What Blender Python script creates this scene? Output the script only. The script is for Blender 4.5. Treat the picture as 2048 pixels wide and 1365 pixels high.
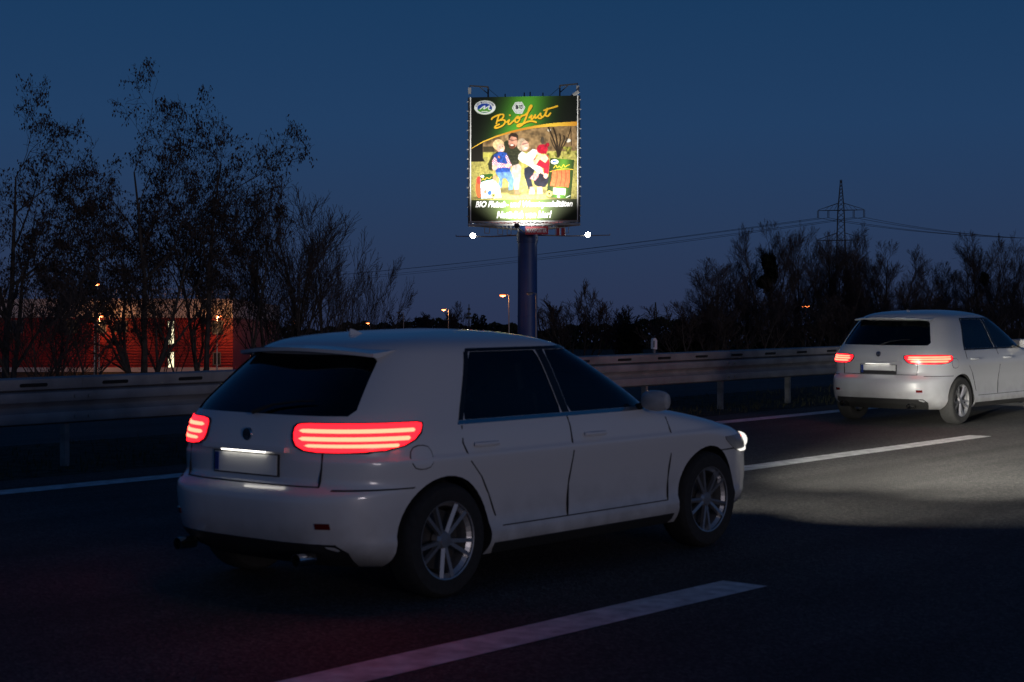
import bpy, bmesh, math, random
import numpy as np
from mathutils import Vector, Matrix, Euler

for o in list(bpy.data.objects):
    bpy.data.objects.remove(o)
SC = bpy.context.scene
COL = SC.collection
R = math.radians

# ------------------------------------------------------------------ camera
EYE = 1.65
FPX, CX, CY = 3400.0, 1024.0, 682.5
cam_d = bpy.data.cameras.new('camera')
cam = bpy.data.objects.new('camera', cam_d)
COL.objects.link(cam)
cam.location = (0, 0, EYE)
cam.rotation_euler = (R(90), 0, 0)
cam_d.sensor_width = 36.0
cam_d.lens = FPX / 2048 * 36.0
cam_d.clip_start = 0.1
cam_d.clip_end = 8000
cam_d.dof.use_dof = True
cam_d.dof.focus_distance = 150
cam_d.dof.aperture_fstop = 6.3
SC.camera = cam

# ------------------------------------------------------------------ dusk sky and the last light of the sun
SUN_EL, SUN_ROT = 2.0, 150.0
world = bpy.data.worlds.new('World')
SC.world = world
world.use_nodes = True
wn = world.node_tree
bg = wn.nodes['Background']
sky = wn.nodes.new('ShaderNodeTexSky')
sky.sky_type = 'NISHITA'
sky.sun_disc = False
sky.sun_elevation = R(SUN_EL)
sky.sun_rotation = R(SUN_ROT)
sky.ozone_density = 4.9
sky.air_density = 0.92
sky.dust_density = 1.0
# mauve dusk band low over the whole horizon, the same all round
geo = wn.nodes.new('ShaderNodeNewGeometry')
sep = wn.nodes.new('ShaderNodeSeparateXYZ')
wn.links.new(geo.outputs['Incoming'], sep.inputs[0])
neg = wn.nodes.new('ShaderNodeMath'); neg.operation = 'MULTIPLY'; neg.inputs[1].default_value = -1.0
wn.links.new(sep.outputs[2], neg.inputs[0])
ramp = wn.nodes.new('ShaderNodeValToRGB')
ramp.color_ramp.interpolation = 'EASE'
ramp.color_ramp.elements[0].position = 0.18
ramp.color_ramp.elements[0].color = (0.9, 0.9, 0.9, 1)
ramp.color_ramp.elements[1].position = 0.5
ramp.color_ramp.elements[1].color = (0, 0, 0, 1)
wn.links.new(neg.outputs[0], ramp.inputs[0])
band = wn.nodes.new('ShaderNodeValToRGB')
SKY_K = 0.082
for k, (pos, c) in enumerate(((0.0, (0.0262, 0.0375, 0.090)), (0.06, (0.0225, 0.0440, 0.110)), (0.125, (0.0168, 0.0500, 0.130)), (0.20, (0.0105, 0.0440, 0.118)))):
    e = band.color_ramp.elements[k] if k < 2 else band.color_ramp.elements.new(pos)
    e.position = pos
    e.color = (*[v * 0.95 / SKY_K for v in c], 1)
wn.links.new(neg.outputs[0], band.inputs[0])
mixs = wn.nodes.new('ShaderNodeMixRGB')
wn.links.new(ramp.outputs[0], mixs.inputs[0])
wn.links.new(sky.outputs[0], mixs.inputs[1])
wn.links.new(band.outputs[0], mixs.inputs[2])
wn.links.new(mixs.outputs[0], bg.inputs[0])
bg.inputs[1].default_value = SKY_K
sun_d = bpy.data.lights.new('sun', 'SUN')
sun_d.energy = 0.30
sun_d.angle = R(10)
sun_d.color = (1.0, 0.88, 0.94)
sun = bpy.data.objects.new('sun', sun_d)
COL.objects.link(sun)
_sd = Vector((math.sin(R(SUN_ROT)) * math.cos(R(SUN_EL)), math.cos(R(SUN_ROT)) * math.cos(R(SUN_EL)), math.sin(R(SUN_EL))))
sun.rotation_euler = (-_sd).to_track_quat('-Z', 'Y').to_euler()

SC.view_settings.view_transform = 'Standard'
SC.view_settings.look = 'None'
SC.view_settings.gamma = 1
SC.view_settings.exposure = 0
SC.view_settings.use_curve_mapping = False
SC.cycles.use_denoising = True
SC.cycles.sample_clamp_indirect = 4.0

# ------------------------------------------------------------------ helpers
def lin(c):
    return tuple((v / 12.92) if v <= 0.04045 else ((v + 0.055) / 1.055) ** 2.4 for v in c)

def mat(name, color, rough=0.6, metal=0.0, spec=0.5, noise=0.0, nscale=5.0, bump=0.0, bscale=50.0, coat=0.0, stretch=None):
    m = bpy.data.materials.new(name)
    m.use_nodes = True
    nt = m.node_tree
    b = nt.nodes['Principled BSDF']
    b.inputs['Base Color'].default_value = (*color, 1)
    b.inputs['Roughness'].default_value = rough
    b.inputs['Metallic'].default_value = metal
    b.inputs['Specular IOR Level'].default_value = spec
    b.inputs['Coat Weight'].default_value = coat
    b.inputs['Coat Roughness'].default_value = 0.03
    if noise or bump:
        tc = nt.nodes.new('ShaderNodeTexCoord')
        mp = nt.nodes.new('ShaderNodeMapping')
        nt.links.new(tc.outputs['Object'], mp.inputs[0])
        if stretch:
            mp.inputs['Scale'].default_value = stretch
    if noise:
        n = nt.nodes.new('ShaderNodeTexNoise')
        n.inputs['Scale'].default_value = nscale
        n.inputs['Detail'].default_value = 6
        nt.links.new(mp.outputs[0], n.inputs[0])
        r = nt.nodes.new('ShaderNodeValToRGB')
        r.color_ramp.elements[0].position = 0.3
        r.color_ramp.elements[1].position = 0.7
        r.color_ramp.elements[0].color = (*[max(0, v * (1 - noise)) for v in color], 1)
        r.color_ramp.elements[1].color = (*[min(1, v * (1 + noise)) for v in color], 1)
        nt.links.new(n.outputs[0], r.inputs[0])
        nt.links.new(r.outputs[0], b.inputs['Base Color'])
    if bump:
        n2 = nt.nodes.new('ShaderNodeTexNoise')
        n2.inputs['Scale'].default_value = bscale
        n2.inputs['Detail'].default_value = 4
        nt.links.new(mp.outputs[0], n2.inputs[0])
        bp = nt.nodes.new('ShaderNodeBump')
        bp.inputs['Strength'].default_value = bump
        bp.inputs['Distance'].default_value = 0.02
        nt.links.new(n2.outputs[0], bp.inputs['Height'])
        nt.links.new(bp.outputs[0], b.inputs['Normal'])
    return m

def emit(name, color, strength, base=(0.02, 0.02, 0.02)):
    m = bpy.data.materials.new(name)
    m.use_nodes = True
    b = m.node_tree.nodes['Principled BSDF']
    b.inputs['Base Color'].default_value = (*base, 1)
    b.inputs['Roughness'].default_value = 0.25
    b.inputs['Emission Color'].default_value = (*color, 1)
    b.inputs['Emission Strength'].default_value = strength
    return m

class MB:
    """collects geometry for one mesh object"""
    def __init__(s):
        s.v = []; s.f = []; s.m = []
    def add(s, vs, fs, mi=0):
        k = len(s.v)
        s.v.extend([tuple(p) for p in vs])
        s.f.extend([tuple(i + k for i in f) for f in fs])
        s.m.extend([mi] * len(fs))
        return s
    def box(s, c, size, rot=None, mi=0):
        hx, hy, hz = size[0] / 2, size[1] / 2, size[2] / 2
        vs = [Vector((x, y, z)) for z in (-hz, hz) for y in (-hy, hy) for x in (-hx, hx)]
        if rot is not None:
            vs = [rot @ p for p in vs]
        c = Vector(c)
        return s.add([p + c for p in vs], [(0, 2, 3, 1), (4, 5, 7, 6), (0, 1, 5, 4), (2, 6, 7, 3), (0, 4, 6, 2), (1, 3, 7, 5)], mi)
    def tube(s, pts, rad, n=6, cap=True, mi=0):
        pts = [Vector(p) for p in pts]
        if not isinstance(rad, (list, tuple)):
            rad = [rad] * len(pts)
        vs = []
        for i, p in enumerate(pts):
            d = (pts[min(i + 1, len(pts) - 1)] - pts[max(i - 1, 0)])
            if d.length < 1e-9: d = Vector((0, 0, 1))
            d.normalize()
            a = Vector((0, 0, 1)) if abs(d.z) < 0.9 else Vector((1, 0, 0))
            e1 = d.cross(a).normalized(); e2 = d.cross(e1)
            for k in range(n):
                t = 2 * math.pi * k / n
                vs.append(p + (e1 * math.cos(t) + e2 * math.sin(t)) * rad[i])
        fs = []
        for i in range(len(pts) - 1):
            for k in range(n):
                k2 = (k + 1) % n
                fs.append((i * n + k, i * n + k2, (i + 1) * n + k2, (i + 1) * n + k))
        if cap:
            fs.append(tuple(range(n - 1, -1, -1)))
            fs.append(tuple(range((len(pts) - 1) * n, len(pts) * n)))
        return s.add(vs, fs, mi)
    def bar(s, a, b, w, h=None, mi=0):
        a = Vector(a); b = Vector(b); h = h or w
        d = b - a
        q = d.to_track_quat('X', 'Z').to_matrix()
        return s.box((a + b) / 2, (d.length, w, h), q, mi)
    def lathe(s, prof, n=32, axis='Z', c=(0, 0, 0), mi=0, cap=False):
        vs = []
        for r, h in prof:
            for k in range(n):
                t = 2 * math.pi * k / n
                if axis == 'Z': p = (r * math.cos(t), r * math.sin(t), h)
                elif axis == 'Y': p = (r * math.cos(t), h, r * math.sin(t))
                else: p = (h, r * math.cos(t), r * math.sin(t))
                vs.append((p[0] + c[0], p[1] + c[1], p[2] + c[2]))
        fs = []
        for i in range(len(prof) - 1):
            for k in range(n):
                k2 = (k + 1) % n
                fs.append((i * n + k, i * n + k2, (i + 1) * n + k2, (i + 1) * n + k))
        if cap:
            fs.append(tuple(range(n - 1, -1, -1)))
            fs.append(tuple(range((len(prof) - 1) * n, len(prof) * n)))
        return s.add(vs, fs, mi)
    def mesh(s, name, mats, smooth=False, recalc=True):
        me = bpy.data.meshes.new(name)
        me.from_pydata(s.v, [], s.f)
        if not isinstance(mats, (list, tuple)): mats = [mats]
        for m in mats: me.materials.append(m)
        if len(mats) > 1: me.polygons.foreach_set('material_index', s.m)
        if recalc:
            b = bmesh.new(); b.from_mesh(me)
            bmesh.ops.recalc_face_normals(b, faces=b.faces)
            b.to_mesh(me); b.free()
        if smooth:
            me.polygons.foreach_set('use_smooth', [True] * len(me.polygons))
            try: me.set_sharp_from_angle(angle=R(40))
            except Exception: pass
        me.update()
        return me
    def build(s, name, mats, parent=None, smooth=False, recalc=True):
        return link(name, s.mesh(name, mats, smooth, recalc), parent)

def link(name, data, parent=None):
    o = bpy.data.objects.new(name, data)
    COL.objects.link(o)
    if parent is not None: o.parent = parent
    return o

def tag(o, label=None, cat=None, group=None, kind=None):
    if label: o['label'] = label
    if cat: o['category'] = cat
    if group: o['group'] = group
    if kind: o['kind'] = kind
    return o

def empty(name, loc=(0, 0, 0), rz=0.0):
    o = link(name, None)
    o.location = loc
    o.rotation_euler = (0, 0, rz)
    return o

def copy_tree(o, parent=None):
    c = o.copy(); COL.objects.link(c); c.parent = parent
    for ch in o.children: copy_tree(ch, c)
    return c

def text_mesh(body, size, shear=0.0, bold=0.0, align='CENTER'):
    cu = bpy.data.curves.new('lettering', 'FONT')
    cu.body = body; cu.size = size; cu.shear = shear; cu.offset = bold
    cu.align_x = align; cu.align_y = 'CENTER'; cu.resolution_u = 3
    ob = bpy.data.objects.new('lettering', cu)
    COL.objects.link(ob)
    dg = bpy.context.evaluated_depsgraph_get(); dg.update()
    me = bpy.data.meshes.new_from_object(ob.evaluated_get(dg))
    bpy.data.objects.remove(ob); bpy.data.curves.remove(cu)
    return me

# ------------------------------------------------------------------ road frame: s along the traffic, D to the left across it
TH = math.atan2(2876.0, FPX)
U = Vector((math.sin(TH), math.cos(TH), 0))
N = Vector((-math.cos(TH), math.sin(TH), 0))
GS, GN = 0.0226 * math.cos(TH), 0.0226 * math.sin(TH)
FLAT = -1.1

def gz(s, D):
    S = GS * max(-60.0, min(120.0, s))
    if D < -4: 
        top = S + GN * -4
        return max(FLAT, top + (D + 4) * 0.4) if D > -12 else FLAT
    if D <= 15.4: return S + GN * D
    top = S + GN * 15.4
    if D <= 17.2: return top
    if D <= 30: return top - 0.025 * (D - 17.2)
    top -= 0.025 * 12.8
    if D < 40: return top + (FLAT - top) * (D - 30) / 10.0
    return FLAT

def W(s, D, z=0.0):
    p = U * s + N * D
    return Vector((p.x, p.y, gz(s, D) + z))

def P(x, y, Y):
    """point seen at photograph pixel (x, y) at distance Y"""
    return Vector(((x - CX) / FPX * Y, Y, EYE + (CY - y) / FPX * Y))

def sheet(s_list, d_list, z, name, m, parent=None):
    b = MB()
    ns, nd = len(s_list), len(d_list)
    vs = [W(s, d, z) for s in s_list for d in d_list]
    fs = [(i * nd + j, (i + 1) * nd + j, (i + 1) * nd + j + 1, i * nd + j + 1) for i in range(ns - 1) for j in range(nd - 1)]
    b.add(vs, fs)
    return b.build(name, m, parent)

# ------------------------------------------------------------------ ground materials
def asphalt_mat():
    m = bpy.data.materials.new('asphalt'); m.use_nodes = True
    nt = m.node_tree; b = nt.nodes['Principled BSDF']
    tc = nt.nodes.new('ShaderNodeTexCoord')
    def noise(scale, detail=4):
        n = nt.nodes.new('ShaderNodeTexNoise'); n.inputs['Scale'].default_value = scale; n.inputs['Detail'].default_value = detail
        nt.links.new(tc.outputs['Object'], n.inputs[0]); return n
    v = nt.nodes.new('ShaderNodeTexVoronoi'); v.inputs['Scale'].default_value = 70
    nt.links.new(tc.outputs['Object'], v.inputs[0])
    r = nt.nodes.new('ShaderNodeValToRGB')
    e = r.color_ramp.elements
    e[0].position = 0.0; e[0].color = (0.028, 0.028, 0.029, 1)
    e[1].position = 1.0; e[1].color = (0.13, 0.125, 0.115, 1)
    x = e.new(0.6); x.color = (0.06, 0.058, 0.055, 1)
    sp = nt.nodes.new('ShaderNodeSeparateColor')
    nt.links.new(v.outputs['Color'], sp.inputs[0])
    nt.links.new(sp.outputs[0], r.inputs[0])
    big = noise(0.5, 5)
    mx = nt.nodes.new('ShaderNodeMixRGB'); mx.blend_type = 'MULTIPLY'; mx.inputs[0].default_value = 0.7
    rr = nt.nodes.new('ShaderNodeValToRGB'); rr.color_ramp.elements[0].color = (0.55, 0.55, 0.55, 1); rr.color_ramp.elements[1].color = (1.25, 1.25, 1.25, 1)
    rr.color_ramp.elements[0].position = 0.3; rr.color_ramp.elements[1].position = 0.7
    nt.links.new(big.outputs[0], rr.inputs[0])
    nt.links.new(r.outputs[0], mx.inputs[1]); nt.links.new(rr.outputs[0], mx.inputs[2])
    # wheel tracks and long streaks worn along the driving direction
    mp = nt.nodes.new('ShaderNodeMapping'); mp.inputs['Rotation'].default_value = (0, 0, -(math.pi / 2 - TH))
    mp.inputs['Scale'].default_value = (1, 1, 1)
    nt.links.new(tc.outputs['Object'], mp.inputs[0])
    ms_ = nt.nodes.new('ShaderNodeVectorMath'); ms_.operation = 'MULTIPLY'; ms_.inputs[1].default_value = (0.035, 1.5, 0)
    nt.links.new(mp.outputs[0], ms_.inputs[0])
    tn = nt.nodes.new('ShaderNodeTexNoise'); tn.inputs['Scale'].default_value = 1.0; tn.inputs['Detail'].default_value = 4
    nt.links.new(ms_.outputs[0], tn.inputs[0])
    tr_ = nt.nodes.new('ShaderNodeValToRGB'); tr_.color_ramp.elements[0].position = 0.35; tr_.color_ramp.elements[1].position = 0.65
    tr_.color_ramp.elements[0].color = (0.62, 0.62, 0.62, 1); tr_.color_ramp.elements[1].color = (1.15, 1.15, 1.15, 1)
    nt.links.new(tn.outputs[0], tr_.inputs[0])
    m2 = nt.nodes.new('ShaderNodeMixRGB'); m2.blend_type = 'MULTIPLY'; m2.inputs[0].default_value = 1.0
    nt.links.new(mx.outputs[0], m2.inputs[1]); nt.links.new(tr_.outputs[0], m2.inputs[2])
    nt.links.new(m2.outputs[0], b.inputs['Base Color'])
    bp = nt.nodes.new('ShaderNodeBump'); bp.inputs['Strength'].default_value = 0.8; bp.inputs['Distance'].default_value = 0.008
    nt.links.new(v.outputs['Distance'], bp.inputs['Height'])
    nt.links.new(bp.outputs[0], b.inputs['Normal'])
    b.inputs['Roughness'].default_value = 0.8
    b.inputs['Specular IOR Level'].default_value = 0.3
    return m

M = {}
M['asphalt'] = asphalt_mat()
M['ground'] = mat('winter_ground', (0.035, 0.034, 0.024), 0.95, noise=0.5, nscale=0.6, spec=0.1)
M['verge'] = mat('verge_soil', (0.05, 0.047, 0.035), 0.95, noise=0.6, nscale=6, bump=0.8, bscale=30, spec=0.1)
M['paint'] = mat('road_paint', (0.68, 0.68, 0.66), 0.6, noise=0.32, nscale=9, bump=0.3, bscale=150)
M['galv'] = mat('galvanised_steel', (0.32, 0.30, 0.29), 0.55, metal=0.25, noise=0.25, nscale=3, bump=0.08, bscale=40)
M['galv_dirty'] = mat('weathered_steel', (0.28, 0.27, 0.25), 0.6, metal=0.35, noise=0.4, nscale=5)
M['slot'] = mat('slot_dark', (0.012, 0.012, 0.012), 0.8)
M['grass'] = mat('dry_grass', (0.07, 0.068, 0.035), 0.9, noise=0.4, nscale=3, spec=0.1)

# ------------------------------------------------------------------ ground and road
SL = [-3000, -900, -300, -60, 0, 60, 120, 300, 900, 3500]
DL = [-1500, -300, -60, -12, -4, 15.4, 17.2, 30, 33, 36.5, 40, 60, 200, 800, 3500]
# the ground's s,D grid is exact where the profile bends
tag(sheet(SL, DL, -0.006, 'ground', M['ground']), kind='structure')
RS = [-300, -60, 0, 60, 120, 300]
road = tag(sheet(RS, [-2.5, 13.75], 0.0, 'road', M['asphalt']), kind='structure')
tag(sheet(RS, [17.4, 29.8], 0.0, 'opposite_road', M['asphalt']), kind='structure')
tag(sheet(RS, [13.75, 15.4, 17.2, 17.4], -0.001, 'median_strip', M['verge']), kind='structure')

def marking(s0, s1, d, w, parent=road):
    k = max(1, int((s1 - s0) / 1.0))
    rnd = random.Random(int(s0 * 10 + d * 100))
    b = MB(); vs = []
    for i in range(k + 1):
        s = s0 + (s1 - s0) * i / k
        e = 0.008
        vs.append(W(s + rnd.uniform(-e, e), d - w / 2 + rnd.uniform(-e, e), 0.004))
        vs.append(W(s + rnd.uniform(-e, e), d + w / 2 + rnd.uniform(-e, e), 0.004))
    b.add(vs, [(2 * i, 2 * i + 1, 2 * i + 3, 2 * i + 2) for i in range(k)])
    return b.build('lane_marking', M['paint'], parent)

for k in range(-1, 4):
    marking(2.45 + 18 * k, 8.5 + 18 * k, 5.4, 0.30)
    marking(13.75 + 18 * k, 19.8 + 18 * k, 9.15, 0.28)
marking(-20, 60, 12.9, 0.30)

# dry grass in the median: nobody could count it
def tufts():
    rnd = random.Random(5); b = MB()
    for i in range(9000):
        s = rnd.uniform(6, 46); d = rnd.choice([rnd.uniform(13.8, 15.1), rnd.uniform(14.2, 17.2)])
        p = W(s, d, -0.005); h = rnd.uniform(0.02, 0.09); a = rnd.uniform(0, 6.28); t = rnd.uniform(-.5, .5)
        w = 0.006
        ex = Vector((math.cos(a) * w, math.sin(a) * w, 0)); top = p + Vector((math.cos(a + 1.5) * h * t, math.sin(a + 1.5) * h * t, h))
        b.add([p - ex, p + ex, top], [(0, 1, 2)])
    o = b.build('median_grass', M['grass'], recalc=False)
    tag(o, 'short dry grass growing along the median under the guard rail', 'grass', kind='stuff')
tufts()

# ------------------------------------------------------------------ guard rail on the median
def guard_rail():
    root = empty('guard_rail', W(0, 14.5))
    tag(root, 'galvanised double-band guard rail with slotted top beam along the median', 'guard rail')
    inv = root.location
    RD = 14.5
    def rp(s, off, z): return W(s, RD + off, z) - inv
    # pressed band: two lobes facing the traffic, then the slotted upper beam (off < 0 is nearer to us)
    band = [(-0.02, 0.435), (-0.075, 0.455), (-0.085, 0.50), (-0.075, 0.555), (-0.02, 0.585), (-0.005, 0.61), (-0.02, 0.64),
            (-0.075, 0.665), (-0.085, 0.71), (-0.075, 0.755), (-0.03, 0.772)]
    beam = [(-0.012, 0.775), (-0.05, 0.79), (-0.062, 0.86), (-0.058, 0.893), (-0.02, 0.905), (0.10, 0.905), (0.14, 0.89), (0.145, 0.78)]
    def strip(prof, s0, s1, th, name, m):
        b = MB(); n = len(prof); vs = []
        for s in (s0, s1):
            for o_, z in prof: vs.append(rp(s, o_, z))
        for s in (s0, s1):
            for o_, z in prof: vs.append(rp(s, o_ + th, z - 0.001))
        fs = []
        for k in (0, 2):
            fs += [(k * n + i, k * n + i + 1, (k + 1) * n + i + 1, (k + 1) * n + i) for i in range(n - 1)]
        for k in (0, 1):
            fs += [(k * n + i, k * n + i + 1, (k + 2) * n + i + 1, (k + 2) * n + i) for i in range(n - 1)]
        fs += [(0, n, 3 * n, 2 * n), (n - 1, 2 * n - 1, 4 * n - 1, 3 * n - 1)]
        b.add(vs, fs)
        return b.build(name, m, root, smooth=True)
    s = 2.35
    k = 0
    while s < 58:
        lap = 0.004 if k % 2 else 0.0
        strip([(a - lap, z) for a, z in band], s - 0.16, s + 4.0, 0.004, 'rail_panel', M['galv'])
        strip([(a - lap, z) for a, z in beam], s - 0.01, s + 3.985, 0.004, 'top_beam', M['galv'])
        # bolts at the lap
        for so in (-0.12, 0.05):
            for z in (0.505, 0.71):
                b = MB(); c = rp(s + so, -0.089 - lap, z)
                b.lathe([(0.0, -0.012), (0.017, -0.010), (0.02, 0.004)], 8, 'Y')
                o = b.build('bolt', M['galv_dirty'], root, smooth=True)
                o.location = c; o.rotation_euler = (0, 0, -TH + math.pi / 2)
        s += 4.0; k += 1
    # slots
    sl = MB()
    L = 0.16
    pts = []
    for i in range(17):
        t = math.pi * i / 8 if i < 9 else 0
    out = []
    hz = 0.018
    for i in range(7):
        t = -math.pi / 2 + math.pi * i / 6
        out.append((L - hz + math.cos(t) * hz, math.sin(t) * hz))
    for i in range(7):
        t = math.pi / 2 + math.pi * i / 6
        out.append((-L + hz + math.cos(t) * hz, math.sin(t) * hz))
    vs = [U * a + Vector((0, 0, a * GS)) + N * (z * -0.17) + Vector((0, 0, z)) for a, z in out]
    vs2 = [p + N * 0.01 for p in vs]
    n = len(out)
    sl.add(vs + vs2, [tuple(range(n)), tuple(range(2 * n - 1, n - 1, -1))] + [(i, (i + 1) % n, n + (i + 1) % n, n + i) for i in range(n)])
    sme = sl.mesh('slot', M['slot'])
    q = 2.9
    while q < 56:
        for z, off in ((0.835, -0.066),):
            o = link('slot', sme, root); o.location = rp(q, off, z)
        q += 0.98
    # posts, sigma section
    pb = MB()
    for c, sz in (((0, 0.0, 0.1), (0.055, 0.006, 1.5)), ((-0.0245, 0.04, 0.1), (0.006, 0.08, 1.5)), ((0.0245, 0.04, 0.1), (0.006, 0.08, 1.5))):
        pb.box(c, sz)
    pme = pb.mesh('post', M['galv_dirty'])
    s = 2.2
    while s < 58:
        o = link('post', pme, root); o.location = rp(s, 0.012, 0); o.rotation_euler = (0, 0, math.pi / 2 - TH)
        sb = MB().box((0, 0, 0), (0.09, 0.09, 0.20)); 
        o2 = sb.build('spacer', M['galv_dirty'], root); o2.location = rp(s, 0.055, 0.67); o2.rotation_euler = (0, 0, math.pi / 2 - TH)
        s += 2.0
guard_rail()

# reflector post clipped on the rail
def delineator():
    c = W(20.45, 14.56, 0.90)
    root = empty('reflector_post', c, math.pi / 2 - TH)
    tag(root, 'small white reflector post with dark stripe standing on the guard rail', 'reflector')
    MB().box((0, 0, 0.04), (0.03, 0.03, 0.08)).build('bracket', M['galv_dirty'], root)
    b = MB()
    pr = [(-0.05, 0.07), (0.05, 0.06), (0.05, 0.19), (0.02, 0.225), (-0.02, 0.23), (-0.05, 0.21)]
    vs = [(x, -0.02, z) for x, z in pr] + [(x, 0.02, z) for x, z in pr]; n = len(pr)
    b.add(vs, [tuple(range(n)), tuple(range(2 * n - 1, n - 1, -1))] + [(i, (i + 1) % n, n + (i + 1) % n, n + i) for i in range(n)])
    b.build('plate', mat('white_plastic', (0.75, 0.75, 0.75), 0.4), root)
    MB().box((-0.035, -0.023, 0.14), (0.02, 0.006, 0.10)).build('stripe', M['slot'], root)
    MB().box((0.01, -0.024, 0.155), (0.035, 0.006, 0.05)).build('reflector', mat('reflector', (0.8, 0.8, 0.82), 0.1), root)
delineator()

# ------------------------------------------------------------------ cars
def pchip(xs, ys):
    xs = np.array(xs, float); ys = np.array(ys, float)
    h = np.diff(xs); d = np.diff(ys) / h
    m = np.zeros(len(xs)); m[0] = d[0]; m[-1] = d[-1]
    for i in range(1, len(xs) - 1):
        if d[i - 1] * d[i] > 0:
            w1 = 2 * h[i] + h[i - 1]; w2 = h[i] + 2 * h[i - 1]
            m[i] = (w1 + w2) / (w1 / d[i - 1] + w2 / d[i])
    def f(x):
        x = min(max(x, xs[0]), xs[-1])
        i = min(int(np.searchsorted(xs, x, side='right')) - 1, len(xs) - 2)
        t = (x - xs[i]) / h[i]
        return float(ys[i] * (1 + 2 * t) * (1 - t) ** 2 + m[i] * h[i] * t * (1 - t) ** 2 + ys[i + 1] * t * t * (3 - 2 * t) + m[i + 1] * h[i] * t * t * (t - 1))
    return f

def paint_mat(name, c, rough=0.32):
    m = bpy.data.materials.new(name); m.use_nodes = True
    nt = m.node_tree; b = nt.nodes['Principled BSDF']
    b.inputs['Base Color'].default_value = (*c, 1)
    b.inputs['Roughness'].default_value = rough
    b.inputs['Specular IOR Level'].default_value = 0.5
    b.inputs['Coat Weight'].default_value = 1.0
    b.inputs['Coat Roughness'].default_value = 0.04
    # road film thrown up on the lower body
    tc = nt.nodes.new('ShaderNodeTexCoord'); sx = nt.nodes.new('ShaderNodeSeparateXYZ')
    nt.links.new(tc.outputs['Object'], sx.inputs[0])
    n = nt.nodes.new('ShaderNodeTexNoise'); n.inputs['Scale'].default_value = 7; n.inputs['Detail'].default_value = 6
    nt.links.new(tc.outputs['Object'], n.inputs[0])
    mr = nt.nodes.new('ShaderNodeMapRange'); mr.inputs[1].default_value = 0.20; mr.inputs[2].default_value = 0.62; mr.inputs[3].default_value = 1; mr.inputs[4].default_value = 0
    nt.links.new(sx.outputs[2], mr.inputs[0])
    mul = nt.nodes.new('ShaderNodeMath'); mul.operation = 'MULTIPLY'
    nt.links.new(mr.outputs[0], mul.inputs[0]); nt.links.new(n.outputs[0], mul.inputs[1])
    mx = nt.nodes.new('ShaderNodeMixRGB'); mx.inputs[1].default_value = (*c, 1); mx.inputs[2].default_value = (0.12, 0.11, 0.10, 1)
    nt.links.new(mul.outputs[0], mx.inputs[0]); nt.links.new(mx.outputs[0], b.inputs['Base Color'])
    ma = nt.nodes.new('ShaderNodeMath'); ma.operation = 'MULTIPLY_ADD'; ma.inputs[1].default_value = 0.5; ma.inputs[2].default_value = rough
    nt.links.new(mul.outputs[0], ma.inputs[0]); nt.links.new(ma.outputs[0], b.inputs['Roughness'])
    return m

def glass_mat():
    m = bpy.data.materials.new('tinted_car_glass'); m.use_nodes = True
    nt = m.node_tree; nt.nodes.remove(nt.nodes['Principled BSDF']); out = nt.nodes['Material Output']
    t = nt.nodes.new('ShaderNodeBsdfTransparent'); t.inputs[0].default_value = (0.36, 0.46, 0.48, 1)
    g = nt.nodes.new('ShaderNodeBsdfGlossy'); g.inputs[0].default_value = (0.9, 0.95, 1.0, 1); g.inputs['Roughness'].default_value = 0.015
    f = nt.nodes.new('ShaderNodeFresnel'); f.inputs[0].default_value = 1.55
    mx = nt.nodes.new('ShaderNodeMixShader')
    nt.links.new(f.outputs[0], mx.inputs[0]); nt.links.new(t.outputs[0], mx.inputs[1]); nt.links.new(g.outputs[0], mx.inputs[2])
    nt.links.new(mx.outputs[0], out.inputs[0])
    return m

CM = dict(
    glass=glass_mat(), cabin=mat('cabin_dark', (0.02, 0.02, 0.021), 0.8), seat=mat('seat_fabric', (0.035, 0.035, 0.037), 0.9), eu=mat('plate_band', (0.01, 0.04, 0.22), 0.4),
    trim=mat('gloss_black_trim', (0.010, 0.010, 0.011), 0.25),
    plastic=mat('black_plastic', (0.018, 0.018, 0.018), 0.65, bump=0.2, bscale=200),
    rubber=mat('tyre_rubber', (0.016, 0.016, 0.016), 0.85, noise=0.3, nscale=30),
    alloy=mat('wheel_alloy', (0.42, 0.42, 0.43), 0.35, metal=0.8),
    chrome=mat('chrome', (0.6, 0.6, 0.6), 0.12, metal=1.0),
    disc=mat('brake_disc', (0.12, 0.11, 0.10), 0.45, metal=0.8),
    plate=mat('plate_white', (0.72, 0.72, 0.70), 0.4),
    well=mat('wheel_well', (0.008, 0.008, 0.008), 0.9),
    tail=emit('tail_light_red', (1.0, 0.010, 0.018), 3.6, (0.2, 0.0, 0.0)),
    tail_hot=emit('tail_light_core', (1.0, 0.055, 0.030), 13.0, (0.3, 0.0, 0.0)),
    tail_dark=mat('tail_light_lens', (0.10, 0.003, 0.004), 0.08),
    stop=emit('plate_lamp', (1.0, 0.95, 0.85), 4.5),
    lens=mat('headlight_lens', (0.25, 0.26, 0.28), 0.06, spec=0.7),
    drl=emit('daylight_strip', (1.0, 0.97, 0.9), 1.1),
)

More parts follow.
